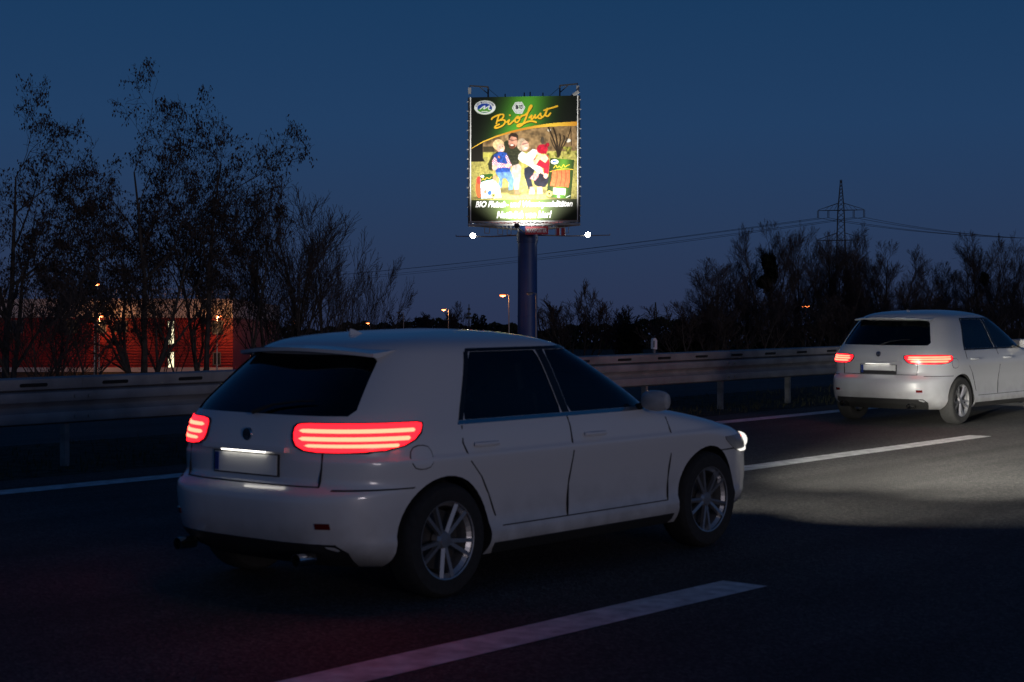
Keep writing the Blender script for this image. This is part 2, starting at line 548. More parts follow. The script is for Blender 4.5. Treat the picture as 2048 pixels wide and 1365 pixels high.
def make_car(name, label, paint, L=4.32, H=1.49, tail='wide', spot=1.0):
    root = empty(name)
    tag(root, label, 'car')
    kz = H / 1.49
    kx = L / 4.32
    if tail == 'wide':
        rearT = [(.20, .26), (.26, .14), (.34, .06), (.46, .01), (.56, .0), (.615, .012), (.645, .06), (.68, .085), (.80, .088), (.92, .10), (1.00, .13), (1.05, .17), (1.15, .28), (1.25, .395), (1.33, .49), (1.37, .54), (1.40, .59), (1.43, .68), (1.455, .86), (1.475, 1.15), (1.487, 1.5)]
        sideT = [(.20, .83), (.25, .87), (.30, .888), (.335, .888), (.38, .872), (.46, .864), (.56, .868), (.66, .885), (.74, .899), (.775, .902), (.79, .899), (.806, .886), (.835, .882), (.87, .876), (.92, .864), (.965, .846), (1.05, .808), (1.15, .766), (1.25, .722), (1.33, .68), (1.375, .65), (1.41, .605), (1.437, .535), (1.458, .44), (1.475, .32), (1.487, .14)]
    else:
        rearT = [(.20, .24), (.26, .13), (.34, .05), (.46, .0), (.54, .0), (.60, .02), (.63, .07), (.68, .10), (.78, .095), (.88, .09), (.97, .12), (1.05, .19), (1.15, .27), (1.25, .35), (1.33, .42), (1.37, .46), (1.40, .50), (1.43, .58), (1.455, .74), (1.475, 1.05), (1.487, 1.5)]
        sideT = [(.20, .83), (.25, .87), (.32, .89), (.40, .88), (.50, .878), (.60, .885), (.70, .90), (.78, .905), (.84, .895), (.89, .875), (.93, .86), (.965, .845), (1.05, .80), (1.15, .755), (1.25, .71), (1.33, .665), (1.375, .63), (1.41, .58), (1.437, .51), (1.458, .42), (1.475, .30), (1.487, .14)]
    frontT = [(.20, 4.10), (.26, 4.20), (.34, 4.27), (.46, 4.32), (.58, 4.31), (.66, 4.28), (.72, 4.22), (.77, 4.12), (.82, 3.93), (.87, 3.68), (.92, 3.38), (.965, 3.08), (1.05, 2.92), (1.15, 2.74), (1.25, 2.56), (1.33, 2.41), (1.375, 2.31), (1.41, 2.21), (1.437, 2.10), (1.458, 1.97), (1.475, 1.82), (1.487, 1.65)]
    fr = pchip(*zip(*rearT)); fs_ = pchip(*zip(*sideT)); ff = pchip(*zip(*frontT))
    nt_ = pchip([.2, .9, 1.1, 1.4, 1.487], [3.6, 3.4, 3.6, 3.4, 2.4])
    lt_ = pchip([.2, .9, 1.1, 1.4, 1.487], [.85, .85, .75, .6, .07])
    flt = pchip([.2, .75, .95, 1.1, 1.4, 1.487], [1.0, 1.0, .75, .62, .45, .07])
    def xr(z): return fr(z / kz) * kx
    def xf(z): return ff(z / kz) * kx
    def wd(z): return fs_(z / kz)
    def nn(z): return nt_(z / kz)
    def Lr(z): return min(lt_(z / kz), (xf(z) - xr(z)) * 0.49)
    def Lf(z): return min(flt(z / kz), (xf(z) - xr(z)) * 0.49)
    def half(x, z):
        w, n = wd(z), nn(z)
        bow = 1 - 0.035 * ((x - L * .48) / (L * .5)) ** 2
        if x < xr(z) + Lr(z):
            d = min(1, max(0, 1 - (x - xr(z)) / Lr(z))); return w * bow * (1 - d ** n) ** (1 / n)
        if x > xf(z) - Lf(z):
            d = min(1, max(0, 1 - (xf(z) - x) / Lf(z))); return w * bow * (1 - d ** n) ** (1 / n)
        return w * bow
    def rear_phi(phi, z, sg):
        n = nn(z)
        x = xr(z) + Lr(z) * (1 - max(0, math.cos(phi)) ** (2 / n))
        bow = 1 - 0.035 * ((x - L * .48) / (L * .5)) ** 2
        return Vector((x, sg * wd(z) * bow * max(0, math.sin(phi)) ** (2 / n), z))
    def front_phi(phi, z, sg):
        n = nn(z)
        x = xf(z) - Lf(z) * (1 - max(0, math.cos(phi)) ** (2 / n))
        bow = 1 - 0.035 * ((x - L * .48) / (L * .5)) ** 2
        return Vector((x, sg * wd(z) * bow * max(0, math.sin(phi)) ** (2 / n), z))
    def rear_y(y, z):
        n = nn(z); t = min(.999, abs(y) / (wd(z) * .968))
        return Vector((xr(z) + Lr(z) * (1 - (1 - t ** n) ** (1 / n)), y, z))
    def front_y(y, z):
        n = nn(z); t = min(.999, abs(y) / (wd(z) * .968))
        return Vector((xf(z) - Lf(z) * (1 - (1 - t ** n) ** (1 / n)), y, z))
    def side(x, z, sg): return Vector((x, sg * half(x, z), z))
    # ---- body shell
    NP, NS = 18, 26
    zs = [a for a, b_ in sideT]
    Z = []
    for a, c in zip(zs[:-1], zs[1:]):
        k = max(2, int(round((c - a) / 0.018)))
        Z += [a + (c - a) * i / k for i in range(k)]
    Z.append(zs[-1]); Z = [z * kz for z in Z]
    b = MB(); ring = None; rows = []
    for z in Z:
        row = []
        for i in range(NP): row.append(rear_phi(math.pi / 2 * i / NP, z, -1))
        a0, a1 = xr(z) + Lr(z), xf(z) - Lf(z)
        for i in range(NS): row.append(side(a0 + (a1 - a0) * i / NS, z, -1))
        for i in range(NP + 1): row.append(front_phi(math.pi / 2 * (1 - i / NP), z, -1))
        full = row + [Vector((p.x, -p.y, p.z)) for p in row[-2:0:-1]]
        rows.append(full)
    n = len(rows[0])
    vs = [p for r_ in rows for p in r_]
    fs = [(i * n + k, i * n + (k + 1) % n, (i + 1) * n + (k + 1) % n, (i + 1) * n + k) for i in range(len(rows) - 1) for k in range(n)]
    fs += [tuple(range(n)), tuple(range((len(rows) - 1) * n + n - 1, (len(rows) - 1) * n - 1, -1))]
    b.add(vs, fs)
    body = b.build('body', [paint, CM['well']], root, smooth=True)
    WX = (0.80 * kx, L - 0.90 * kx); WR = 0.322
    cb = MB()
    for x in WX:
        for sg in (-1, 1):
            cb.lathe([(WR + .045, sg * .58), (WR + .045, sg * 1.1)], 40, 'Y', (x, 0, WR - .005), mi=0, cap=True)
    def rounded(z0, z1, fa, fb, k=9, rr=0.35, pu=0.035):
        """rows between z0 and z1 with ends pulled in near top and bottom so corners are round"""
        out = []
        for i in range(k):
            t = i / (k - 1); z = z0 + (z1 - z0) * t
            e = max(0, abs(2 * t - 1) - (1 - rr)) / rr
            pull = (1 - math.sqrt(max(0, 1 - e * e)))
            a, c = fa(z), fb(z)
            out.append((z * kz, a + pull * pu, c - pull * pu))
        return out
    fA = lambda z: 0.98 + (z - .99) * 0.62           # rear end of the side glass
    fE = lambda z: 2.93 - (z - .99) * 1.56           # front end along the windscreen pillar
    panes = []
    for sg in (-1, 1):
        sm = lambda x, z, sg=sg: side(x * kx, z, sg)
        panes.append(('side_window', rounded(.985, 1.362, fA, lambda z: 1.86 - (z - .99) * .12, 10, .18, .012), sm, 10))
        panes.append(('side_window', rounded(.985, 1.362, lambda z: 1.94 - (z - .99) * .12, fE, 10, .18, .012), sm, 10))
    panes.append(('rear_window', rounded(1.03, 1.352, lambda z: -(.66 - (z - 1.03) * .42), lambda z: .66 - (z - 1.03) * .42, 11, .3), lambda y, z: rear_y(y, z), 18))
    panes.append(('windscreen', rounded(.985, 1.385, lambda z: -(.72 - (z - .99) * .42), lambda z: .72 - (z - .99) * .42, 11, .25), lambda y, z: front_y(y, z), 18))
    # cabin hollow
    cav = MB(); crow = []
    for i in range(15):
        z = (.46 + (1.405 - .46) * i / 14) * kz
        x0 = max(xr(z) + .10, .42); x1 = min(xf(z) - .10, 2.95 * kx); w = max(.2, wd(z) - .06)
        ln = min(.35, (x1 - x0) * .4); row = []
        for q in range(9):
            p = math.pi / 2 * q / 8; row.append(Vector((x0 + ln * (1 - math.cos(p) ** .5), -w * math.sin(p) ** .5, z)))
        for q in range(1, 9):
            p = math.pi / 2 * (1 - q / 8); row.append(Vector((x1 - ln * (1 - math.cos(p) ** .5), -w * math.sin(p) ** .5, z)))
        crow.append(row + [Vector((p.x, -p.y, p.z)) for p in row[-2:0:-1]])
    n = len(crow[0])
    cav.add([p for r_ in crow for p in r_], [(i * n + k, i * n + (k + 1) % n, (i + 1) * n + (k + 1) % n, (i + 1) * n + k) for i in range(14) for k in range(n)] + [tuple(range(n)), tuple(range(15 * n - 1, 14 * n - 1, -1))])
    # window openings through the shell
    wcuts = []
    for nm, rws, fn, cols in panes:
        o_, i_ = [], []
        for z, a0, a1 in rws:
            for k in range(cols + 1):
                p = fn(a0 + (a1 - a0) * k / cols, z)
                d = Vector((0, 1 if p.y > 0 else -1, 0)) if nm == 'side_window' else Vector((-1 if nm == 'rear_window' else 1, 0, .25)).normalized()
                o_.append(p + d * .06); i_.append(p - d * .17)
        nr, nc = len(rws), cols + 1; K = nr * nc
        g = [(r_ * nc + c_, r_ * nc + c_ + 1, (r_ + 1) * nc + c_ + 1, (r_ + 1) * nc + c_) for r_ in range(nr - 1) for c_ in range(nc - 1)]
        edge = list(range(nc)) + [r_ * nc + nc - 1 for r_ in range(1, nr)] + [(nr - 1) * nc + c_ for c_ in range(nc - 2, -1, -1)] + [r_ * nc for r_ in range(nr - 2, 0, -1)]
        ne = len(edge)
        wcuts.append(MB().add(o_ + i_, g + [tuple(K + v for v in f_[::-1]) for f_ in g] + [(edge[k], edge[(k + 1) % ne], K + edge[(k + 1) % ne], K + edge[k]) for k in range(ne)]).build('cutter', CM['trim']))
    cutters = [cb.build('cutter', CM['well']), cav.build('cutter', CM['cabin'])] + wcuts
    def carve(cut):
        n0 = len(body.data.polygons)
        for tries in range(5):
            md = body.modifiers.new('cut', 'BOOLEAN'); md.operation = 'DIFFERENCE'; md.solver = 'EXACT'; md.object = cut
            md.use_self = tries in (1, 3)
            try: md.material_mode = 'TRANSFER'
            except Exception: pass
            dg = bpy.context.evaluated_depsgraph_get(); dg.update()
            me = bpy.data.meshes.new_from_object(body.evaluated_get(dg))
            body.modifiers.clear()
            xs_ = [v.co.z for v in me.vertices]
            if len(me.polygons) > n0 * .7 and max(xs_) > 1.4 * kz and min(xs_) < .25:
                old = body.data; body.data = me; bpy.data.meshes.remove(old); return True
            bpy.data.meshes.remove(me)
            cut.location += Vector((.0011, .0003, .0007)); cut.scale = (1.0, 1.0, 1.0 + .0005 * tries)
        return False
    for cut in cutters: carve(cut)
    me = body.data
    for cut in cutters: bpy.data.objects.remove(cut)
    me.polygons.foreach_set('use_smooth', [True] * len(me.polygons))
    try: me.set_sharp_from_angle(angle=R(38))
    except Exception: pass
    # ---- generic surface patch: rows of (z, a0, a1) on a map(a, z), lifted by off, with a skirt
    def patch(nm, rws, fn, m, cols=10, off=0.004, parent=root, thick=0.012):
        g = []
        for z, a0, a1 in rws:
            g.append([fn(a0 + (a1 - a0) * i / cols, z) for i in range(cols + 1)])
        nr, nc = len(g), cols + 1
        nor = []
        ctr = Vector((L * .5, 0, .7 * kz))
        for i in range(nr):
            for j in range(nc):
                du = g[i][min(j + 1, nc - 1)] - g[i][max(j - 1, 0)]
                dv = g[min(i + 1, nr - 1)][j] - g[max(i - 1, 0)][j]
                q = du.cross(dv)
                q = q.normalized() if q.length > 1e-9 else Vector((0, 0, 1))
                ref = Vector(((g[i][j].x - ctr.x) / (L * .5), g[i][j].y / .9, (g[i][j].z - ctr.z) * .6))
                if q.dot(ref) < 0: q = -q
                nor.append(q)
        pts = [p for r_ in g for p in r_]
        up = [p + q * off for p, q in zip(pts, nor)]
        dn = [p + q * (off - thick) for p, q in zip(pts, nor)]
        f = [(i * nc + j, i * nc + j + 1, (i + 1) * nc + j + 1, (i + 1) * nc + j) for i in range(nr - 1) for j in range(nc - 1)]
        edge = [j for j in range(nc)] + [i * nc + nc - 1 for i in range(1, nr)] + [(nr - 1) * nc + j for j in range(nc - 2, -1, -1)] + [i * nc for i in range(nr - 2, 0, -1)]
        N0 = len(pts)
        vs_ = up + [dn[e] for e in edge]
        ne = len(edge)
        f += [(edge[k], edge[(k + 1) % ne], N0 + (k + 1) % ne, N0 + k) for k in range(ne)]
        return MB().add(vs_, f).build(nm, m, parent, smooth=True)
    zz = lambda lst: [(z * kz, a, c) for z, a, c in lst]
    # ---- glass and its surrounds
    for nm, rws, fn, cols in panes:
        patch(nm, rws, fn, CM['glass'], cols, -0.004, thick=.004)
    zl_ = [.985 + (1.362 - .985) * i / 8 for i in range(9)]
    for sg in (-1, 1):
        sm = lambda x, z, sg=sg: side(x * kx, z, sg)
        patch('window_trim', zz([(.960, fA(.96) - .045, fE(.96) + .05), (.983, fA(.983) - .045, fE(.983) + .05)]), sm, CM['chrome'] if tail == 'wide' else CM['trim'], 18, 0.004)
        patch('window_trim', zz([(1.364, fA(1.364) - .03, fE(1.364) + .04), (1.382, fA(1.382) - .02, fE(1.382) + .03)]), sm, CM['trim'], 14, 0.003)
        patch('window_trim', [(z * kz, fA(z) - .04, fA(z) - .002) for z in zl_], sm, CM['trim'], 2, 0.003)
        patch('window_trim', [(z * kz, fE(z) + .002, fE(z) + .045) for z in zl_], sm, CM['trim'], 2, 0.003)
        patch('pillar_trim', [(z * kz, 1.866 - (z - .99) * .12, 1.934 - (z - .99) * .12) for z in zl_], sm, CM['trim'], 2, 0.003)
        # fuel flap on the right, side repeater, bumper joints
        if sg < 0:
            th_ = [i / 6 * math.pi for i in range(7)]
            patch('fuel_flap', [(.80 * kz - .075 * math.cos(t) * .9, .60 - max(.02, .08 * math.sin(t) ** .6), .60 + max(.02, .08 * math.sin(t) ** .6)) for t in th_], sm, M['slot'], 8, 0.0015)
            patch('fuel_flap_lid', [(.80 * kz - .069 * math.cos(t) * .9, .60 - max(.016, .075 * math.sin(t) ** .6), .60 + max(.016, .075 * math.sin(t) ** .6)) for t in th_], sm, paint, 8, 0.003)
    # ---- seats and dashboard seen through the glass
    def seat(nm, x, y, w_):
        so = MB().box((x + .24, y, .50 * kz), (.50, w_, .14)).build(nm, CM['seat'], root)
        rt = Matrix.Rotation(R(-16), 3, 'Y')
        MB().box((x - .06, y, .82 * kz), (.13, w_, .60), rt).build('backrest', CM['seat'], so)
        for yy in ((0,) if w_ < .7 else (-.36, .36)):
            h_ = MB().box((x - .16, y + yy, 1.20 * kz), (.09, .25, .17), rt); h_.bar((x - .13, y + yy - .05, 1.08 * kz), (x - .15, y + yy - .05, 1.14 * kz), .014); h_.bar((x - .13, y + yy + .05, 1.08 * kz), (x - .15, y + yy + .05, 1.14 * kz), .014)
            h_.build('headrest', CM['seat'], so)
    seat('front_seat', 2.05 * kx, -.37, .50); seat('front_seat', 2.05 * kx, .37, .50); seat('rear_seat', 1.12 * kx, 0, 1.22)
    MB().box((2.78 * kx, 0, .86 * kz), (.30, 1.34, .22)).build('dashboard', CM['cabin'], root)
    sw_ = [Vector((2.50 * kx + math.sin(t) * .06, .37 + math.cos(t) * .18, .93 * kz + math.sin(t) * .17)) for t in [i / 20 * 2 * math.pi for i in range(21)]]
    MB().tube(sw_, .015, 6).build('steering_wheel', CM['cabin'], root)
    MB().box((2.52 * kx, 0, 1.30 * kz), (.03, .22, .06)).build('inner_mirror', CM['cabin'], root)
    # ---- roof spoiler
    sp = MB(); wsp = .56
    pr = lambda y: [(xr(1.385 * kz) + .16 - 0, 1.412 * kz), (xr(1.385 * kz) - .135 + .10 * (y / wsp) ** 2, 1.392 * kz), (xr(1.385 * kz) - .13 + .10 * (y / wsp) ** 2, 1.372 * kz), (xr(1.36 * kz) + .04, 1.365 * kz)]
    ys = [wsp * (i / 8 - 1) for i in range(17)]; vs = []
    for y in ys:
        vs += [(px, y, pz - .028 * (y / wsp) ** 2) for px, pz in pr(y)]
    sp.add(vs, [(i * 4 + k, i * 4 + (k + 1) % 4, (i + 1) * 4 + (k + 1) % 4, (i + 1) * 4 + k) for i in range(16) for k in range(4)] + [(0, 1, 2, 3), (67, 66, 65, 64)])
    sp.build('spoiler', paint, root, smooth=True)
    # ---- tail lights
    for sg in (-1, 1):
        rp_ = lambda p, z, sg=sg: rear_phi(p, z, sg)
        def outline(rw, z):
            zs__ = [r_[0] for r_ in rw]
            return float(np.interp(z, zs__, [r_[1] for r_ in rw])), float(np.interp(z, zs__, [r_[2] for r_ in rw]))
        if tail == 'wide':
            rw = [(.838, .42, .90), (.848, .33, 1.06), (.87, .27, 1.22), (.90, .25, 1.31), (.935, .245, 1.36), (.965, .25, 1.385), (.982, .27, 1.39), (.990, .33, 1.36)]
            bars = ((.866, .878, .10), (.900, .916, .07), (.942, .956, .07))
        else:
            rw = [(.795, .40, 1.0), (.81, .32, 1.16), (.84, .28, 1.28), (.87, .26, 1.32), (.895, .27, 1.30), (.905, .36, 1.20)]
            bars = ((.818, .832, .07), (.848, .862, .06), (.876, .886, .08))
        hw_ = patch('tail_light', zz([(z + (.006 if k > len(rw) / 2 else -.006), a0 - .02, min(1.45, a1 + .015)) for k, (z, a0, a1) in enumerate(rw)]), rp_, CM['trim'], 18, 0.006)
        patch('lens', zz(rw), rp_, CM['tail'], 18, 0.010, hw_)
        for k, (za, zb_, ins) in enumerate(bars):
            a0, a1 = outline(rw, (za + zb_) / 2)
            patch('light_bar', zz([(za - .003, a0 + ins, a1 - .06), ((za + zb_) / 2, a0 + ins - .03, a1 - .045), (zb_ + .003, a0 + ins, a1 - .055)]), rp_, CM['tail_hot'], 16, 0.0135, hw_, thick=.006)
    # ---- plate, its lamps, tailgate handle strip, bumper parts
    pz0, pz1 = (.70, .81) if tail == 'wide' else (.665, .775)
    ry = lambda y, z: rear_y(y, z)
    patch('plate_frame', zz([(pz0 - .008, -.272, .272), (pz1 + .006, -.272, .272)]), ry, CM['plastic'], 8, 0.009)
    patch('plate_band', zz([(pz0 + .004, .222, .256), (pz1 - .004, .222, .256)]), ry, CM['eu'], 2, 0.0145, thick=.004)
    patch('number_plate', zz([(pz0, -.26, .26), (pz1, -.26, .26)]), ry, CM['plate'], 8, 0.012)
    patch('handle_strip', zz([(pz1 + .018, -.34, .34), (pz1 + .045, -.34, .34)]), ry, paint, 10, 0.042, thick=.06)
    p = rear_y(0, (pz1 + .012) * kz)
    MB().box((p.x - .024, 0, p.z + .003), (.012, .36, .005)).build('plate_lamp', CM['stop'], root)
    patch('rear_diffuser', zz([(.205, -.62, .62), (.25, -.66, .66), (.30, -.68, .68), (.345, -.64, .64)]), ry, CM['plastic'], 14, 0.006)
    for sg in (-1, 1):
        patch('bumper_reflector', zz([(.43, .52, .66), (.462, .52, .66)]), lambda p, z, sg=sg: rear_phi(p, z, sg), CM['tail_dark'], 4, 0.006)
        ex = MB().lathe([(.032, -.02), (.036, -.02), (.036, .10), (.030, .10), (.030, -.018)], 16, 'X', (.02, sg * .5, .265))
        ex.build('exhaust_tip', CM['chrome'], root, smooth=True)
    for sg in (-1, 1):
        patch('bumper_seam', zz([(.632, .62, 1.36), (.640, .62, 1.36)]), lambda p, z, sg=sg: rear_phi(p, z, sg), M['slot'], 12, 0.0022)
        patch('bumper_seam', zz([(.640, .9, 1.45), (.648, .9, 1.45)]), lambda p, z, sg=sg: front_phi(p, z, sg), M['slot'], 8, 0.0022)
    # tailgate seam
    sm_ = MB()
    for sg in (-1, 1):
        patch('tailgate_seam', zz([(.655, sg * .545 - .0045, sg * .545 + .0045), (.75, sg * .55 - .0045, sg * .55 + .0045), (.835, sg * .55 - .0045, sg * .55 + .0045)]), ry, CM['slot'] if 'slot' in CM else M['slot'], 1, 0.0025)
    patch('tailgate_seam', zz([(.648, -.55, .55), (.654, -.55, .55)]), ry, M['slot'], 14, 0.0025)
    # badge: plain round
    bp_ = rear_y(0, .915 * kz)
    MB().lathe([(0, -.010), (.034, -.009), (.038, 0), (.038, .02)], 24, 'X', (bp_.x, 0, .915 * kz)).build('badge', CM['chrome'], root, smooth=True)
    # rear wiper
    wp = [rear_y(y, z * kz) + Vector((-.02, 0, .006)) for y, z in ((0, 1.03), (-.12, 1.075), (-.30, 1.10), (-.40, 1.105))]
    MB().tube(wp, [.014, .009, .007, .004], 6).build('rear_wiper', CM['plastic'], root)
    # ---- doors: seams, handles, sill
    for sg in (-1, 1):
        sf = lambda x, z, sg=sg: side(x * kx, z, sg)
        def vline(pts):
            patch('door_seam', [(z * kz, x - .005, x + .005) for z, x in pts], sf, M['slot'], 1, 0.0022)
        vline([(.36, 2.93), (.50, 2.95), (.65, 2.96), (.80, 2.95), (.90, 2.92), (.955, 2.88)])
        vline([(.36, 1.87), (.55, 1.89), (.75, 1.905), (.90, 1.905), (.96, 1.90)])
        vline([(.42, 1.22), (.55, 1.16), (.66, 1.08), (.75, .98), (.86, .93), (.955, .95)])
        patch('door_seam', [(.357 * kz, 1.27, 2.93), (.363 * kz, 1.27, 2.93)], sf, M['slot'], 12, 0.0022)
        patch('sill_trim', zz([(.205, 1.22, 2.98), (.235, 1.20, 3.0), (.268, 1.20, 3.0)]), sf, CM['plastic'], 14, 0.006)
        for hx in (1.02, 2.03):
            pts = [side((hx + t) * kx, .845 * kz, sg) + Vector((0, sg * o_, 0)) for t, o_ in ((.0, .006), (.03, .03), (.17, .034), (.20, .006))]
            MB().tube(pts, [.012, .014, .014, .010], 8).build('door_handle', paint, root, smooth=True)
        # mirror
        c = side(2.72 * kx, 1.0 * kz, sg)
        mm = MB()
        prf = []
        for i in range(9):
            t = math.pi * i / 8; prf.append((max(.002, 0.088 * math.sin(t) ** .38), -.10 * math.cos(t)))
        mm.lathe(prf, 16, 'Y')
        mo = mm.build('mirror', paint, root, smooth=True)
        mo.location = c + Vector((0.0, sg * .14, .02)); mo.scale = (.55, 1.0, .78)
        ar = MB().bar(c + Vector((0, -sg * .01, -.02)), c + Vector((0.0, sg * .08, 0)), .05, .03)
        ar.build('mirror_arm', CM['plastic'], root)
        # headlights wrapping round the front corner
        fp = lambda p, z, sg=sg: front_phi(p, z, sg)
        hq = patch('headlight', zz([(.60, .50, 1.10), (.63, .45, 1.26), (.67, .42, 1.33), (.71, .42, 1.36), (.735, .5, 1.34)]), fp, CM['lens'], 12, 0.008)
        patch('daylight_strip', zz([(.612, .50, 1.16), (.632, .46, 1.24)]), fp, CM['drl'], 12, 0.013, hq)
        hp = front_phi(.62, .665 * kz, sg)
        MB().lathe([(0, .03), (.055, .026), (.062, .0), (.062, -.03)], 20, 'X', (hp.x + .008, hp.y, hp.z)).build('projector', CM['drl'], hq, smooth=True)
        # low beam: a tight main beam and a weak wide spill from the same reflector
        for pw, size, wide_, dip, yaw in ((1350, 23, 2.0, -.08, -.03), (110, 84, 1.1, -.15, -.16)):
            ld = bpy.data.lights.new('headlight_lamp', 'SPOT'); ld.energy = pw * spot; ld.spot_size = R(size); ld.spot_blend = 1.0
            ld.color = (1.0, 0.95, 0.84); ld.shadow_soft_size = 0.05
            lo = link('headlight_lamp', ld, root)
            lo.location = (L + .04, hp.y, hp.z)
            lo.rotation_euler = Vector((1, -.02 * sg + yaw, dip)).to_track_quat('-Z', 'Y').to_euler()
            lo.scale = (wide_, 1.0, 1.0)
            ld.use_nodes = True
            en = ld.node_tree.nodes.get('Emission'); fo = ld.node_tree.nodes.new('ShaderNodeLightFalloff'); fo.inputs[0].default_value = 1.0
            ld.node_tree.links.new(fo.outputs['Linear'], en.inputs['Strength'])
    patch('grille', zz([(.30, -.55, .55), (.36, -.60, .60), (.44, -.56, .56)]), lambda y, z: front_y(y, z), CM['plastic'], 12, 0.006)
    # antenna fin
    fx = .95 * kx
    zt = 1.462 * kz
    MB().add([(fx - .06, -.015, zt - .03), (fx - .06, .015, zt - .03), (fx + .08, .014, zt - .01), (fx + .08, -.014, zt - .01), (fx - .055, 0, zt + .032), (fx - .03, 0, zt + .030)],
             [(0, 1, 4), (1, 2, 5, 4), (2, 3, 5), (3, 0, 4, 5), (0, 3, 2, 1)]).build('antenna', paint, root)
    # ---- wheels
    def wheel():
        w = empty('wheel'); w.parent = root
        r, hw = WR, .108
        prof = [(r * .66, -hw * .9), (r * .80, -hw), (r * .93, -hw * .96), (r * .985, -hw * .75), (r, -hw * .5), (r, hw * .5), (r * .985, hw * .75), (r * .93, hw * .96), (r * .80, hw), (r * .66, hw * .9)]
        MB().lathe(prof, 44, 'Y').build('tyre', CM['rubber'], w, smooth=True)
        rim = MB().lathe([(r * .66, -hw * .9), (r * .685, -hw * .93), (r * .68, -hw * .75), (r * .60, -hw * .6), (r * .58, hw * .9)], 44, 'Y')
        for k in range(10):
            a = 2 * math.pi * (k // 2) / 5 + (.13 if k % 2 else -.13)
            a2 = 2 * math.pi * (k // 2) / 5 + (.20 if k % 2 else -.20)
            p0 = Vector((math.cos(a) * r * .12, -hw * .62, math.sin(a) * r * .12)); p1 = Vector((math.cos(a2) * r * .66, -hw * .78, math.sin(a2) * r * .66))
            rim.bar(p0, p1, .024, .022)
        rim.lathe([(0, -hw * .80), (r * .13, -hw * .78), (r * .17, -hw * .6), (r * .17, -hw * .2)], 20, 'Y')
        rim.build('rim', CM['alloy'], w, smooth=False)
        MB().lathe([(0, -.012), (r * .52, -.012), (r * .52, .012), (0, .012)], 32, 'Y').build('brake_disc', CM['disc'], w)
        return w
    first = wheel(); k = 0
    for x in WX:
        for sg in (-1, 1):
            if k == 0: w = first
            else: w = copy_tree(first, root)
            w.location = (x, sg * (.775), WR); w.rotation_euler = (0, .3 + k * .7, 0 if sg < 0 else math.pi)
            k += 1
    return root

def place_car(o, s, D, yaw=0.0):
    ax = Vector((U.x, U.y, GS)).normalized()
    ay = Vector((N.x, N.y, GN)); ay = (ay - ax * ay.dot(ax)).normalized()
    az = ax.cross(ay)
    m = Matrix((ax, ay, az)).transposed().to_4x4() @ Matrix.Rotation(yaw, 4, 'Z')
    m.translation = W(s, D)
    o.matrix_world = m

near_car = make_car('hatchback_car', 'white hatchback nearest the camera with long red tail lights', paint_mat('white_car_paint', (0.66, 0.66, 0.67)))
place_car(near_car, 6.22, 7.28)
far_car = make_car('hatchback_car', 'silvery white car further ahead in the far lane, cut off by the right edge', paint_mat('silver_car_paint', (0.44, 0.45, 0.47), 0.3), L=4.45, H=1.55, tail='slim')
place_car(far_car, 20.75, 11.12)

# ------------------------------------------------------------------ billboard tower
class Canvas:
    """the printed poster picture, drawn in code and laid on the sheet as colour per point"""
    X0, Y0, X1, Y1 = 206.0, 207.0, 1034.0, 1163.0
    def __init__(s, w, h):
        s.w, s.h = w, h
        xs = s.X0 + (np.arange(w) + .0) / (w - 1) * (s.X1 - s.X0)
        ys = s.Y0 + (np.arange(h) + .0) / (h - 1) * (s.Y1 - s.Y0)
        s.x, s.y = np.meshgrid(xs, ys)
        s.c = np.zeros((h, w, 3))
        s.rng = np.random.default_rng(7)
    def noise(s, cells, seed=0):
        r = np.random.default_rng(seed).random((cells + 2, cells + 2))
        u = (s.x - s.X0) / (s.X1 - s.X0) * cells; v = (s.y - s.Y0) / (s.Y1 - s.Y0) * cells
        i, j = u.astype(int), v.astype(int); fu, fv = u - i, v - j
        return r[j, i] * (1 - fu) * (1 - fv) + r[j, i + 1] * fu * (1 - fv) + r[j + 1, i] * (1 - fu) * fv + r[j + 1, i + 1] * fu * fv
    def inside(s, pts):
        m = np.zeros(s.x.shape, bool); n = len(pts)
        for i in range(n):
            (xa, ya), (xb, yb) = pts[i], pts[(i + 1) % n]
            if ya == yb: continue
            c = ((ya > s.y) != (yb > s.y)) & (s.x < (xb - xa) * (s.y - ya) / (yb - ya) + xa)
            m ^= c
        return m
    def fill(s, m, col, var=0.0, amt=1.0):
        col = np.array(col, float) / 255
        k = np.broadcast_to(col, s.c.shape).copy()
        if var: k = k * (1 + var * (s.noise(90, 3)[..., None] - .5) * 2)
        a = (m.astype(float) if m.dtype == bool else m)[..., None] * amt
        s.c = s.c * (1 - a) + k * a
    def poly(s, pts, col, var=0.0): s.fill(s.inside(pts), col, var)
    def ell(s, cx, cy, rx, ry, col, var=0.0, rot=0.0):
        dx, dy = s.x - cx, s.y - cy
        ca, sa = math.cos(rot), math.sin(rot)
        s.fill(((dx * ca + dy * sa) / rx) ** 2 + ((-dx * sa + dy * ca) / ry) ** 2 < 1, col, var)
    def stroke(s, pts, wd, col):
        d = np.full(s.x.shape, 1e9)
        for (xa, ya), (xb, yb) in zip(pts[:-1], pts[1:]):
            L2 = (xb - xa) ** 2 + (yb - ya) ** 2 + 1e-9
            t = np.clip(((s.x - xa) * (xb - xa) + (s.y - ya) * (yb - ya)) / L2, 0, 1)
            d = np.minimum(d, np.hypot(s.x - xa - t * (xb - xa), s.y - ya - t * (yb - ya)))
        s.fill(np.clip((wd / 2 - d) / 1.5 + .5, 0, 1), col)

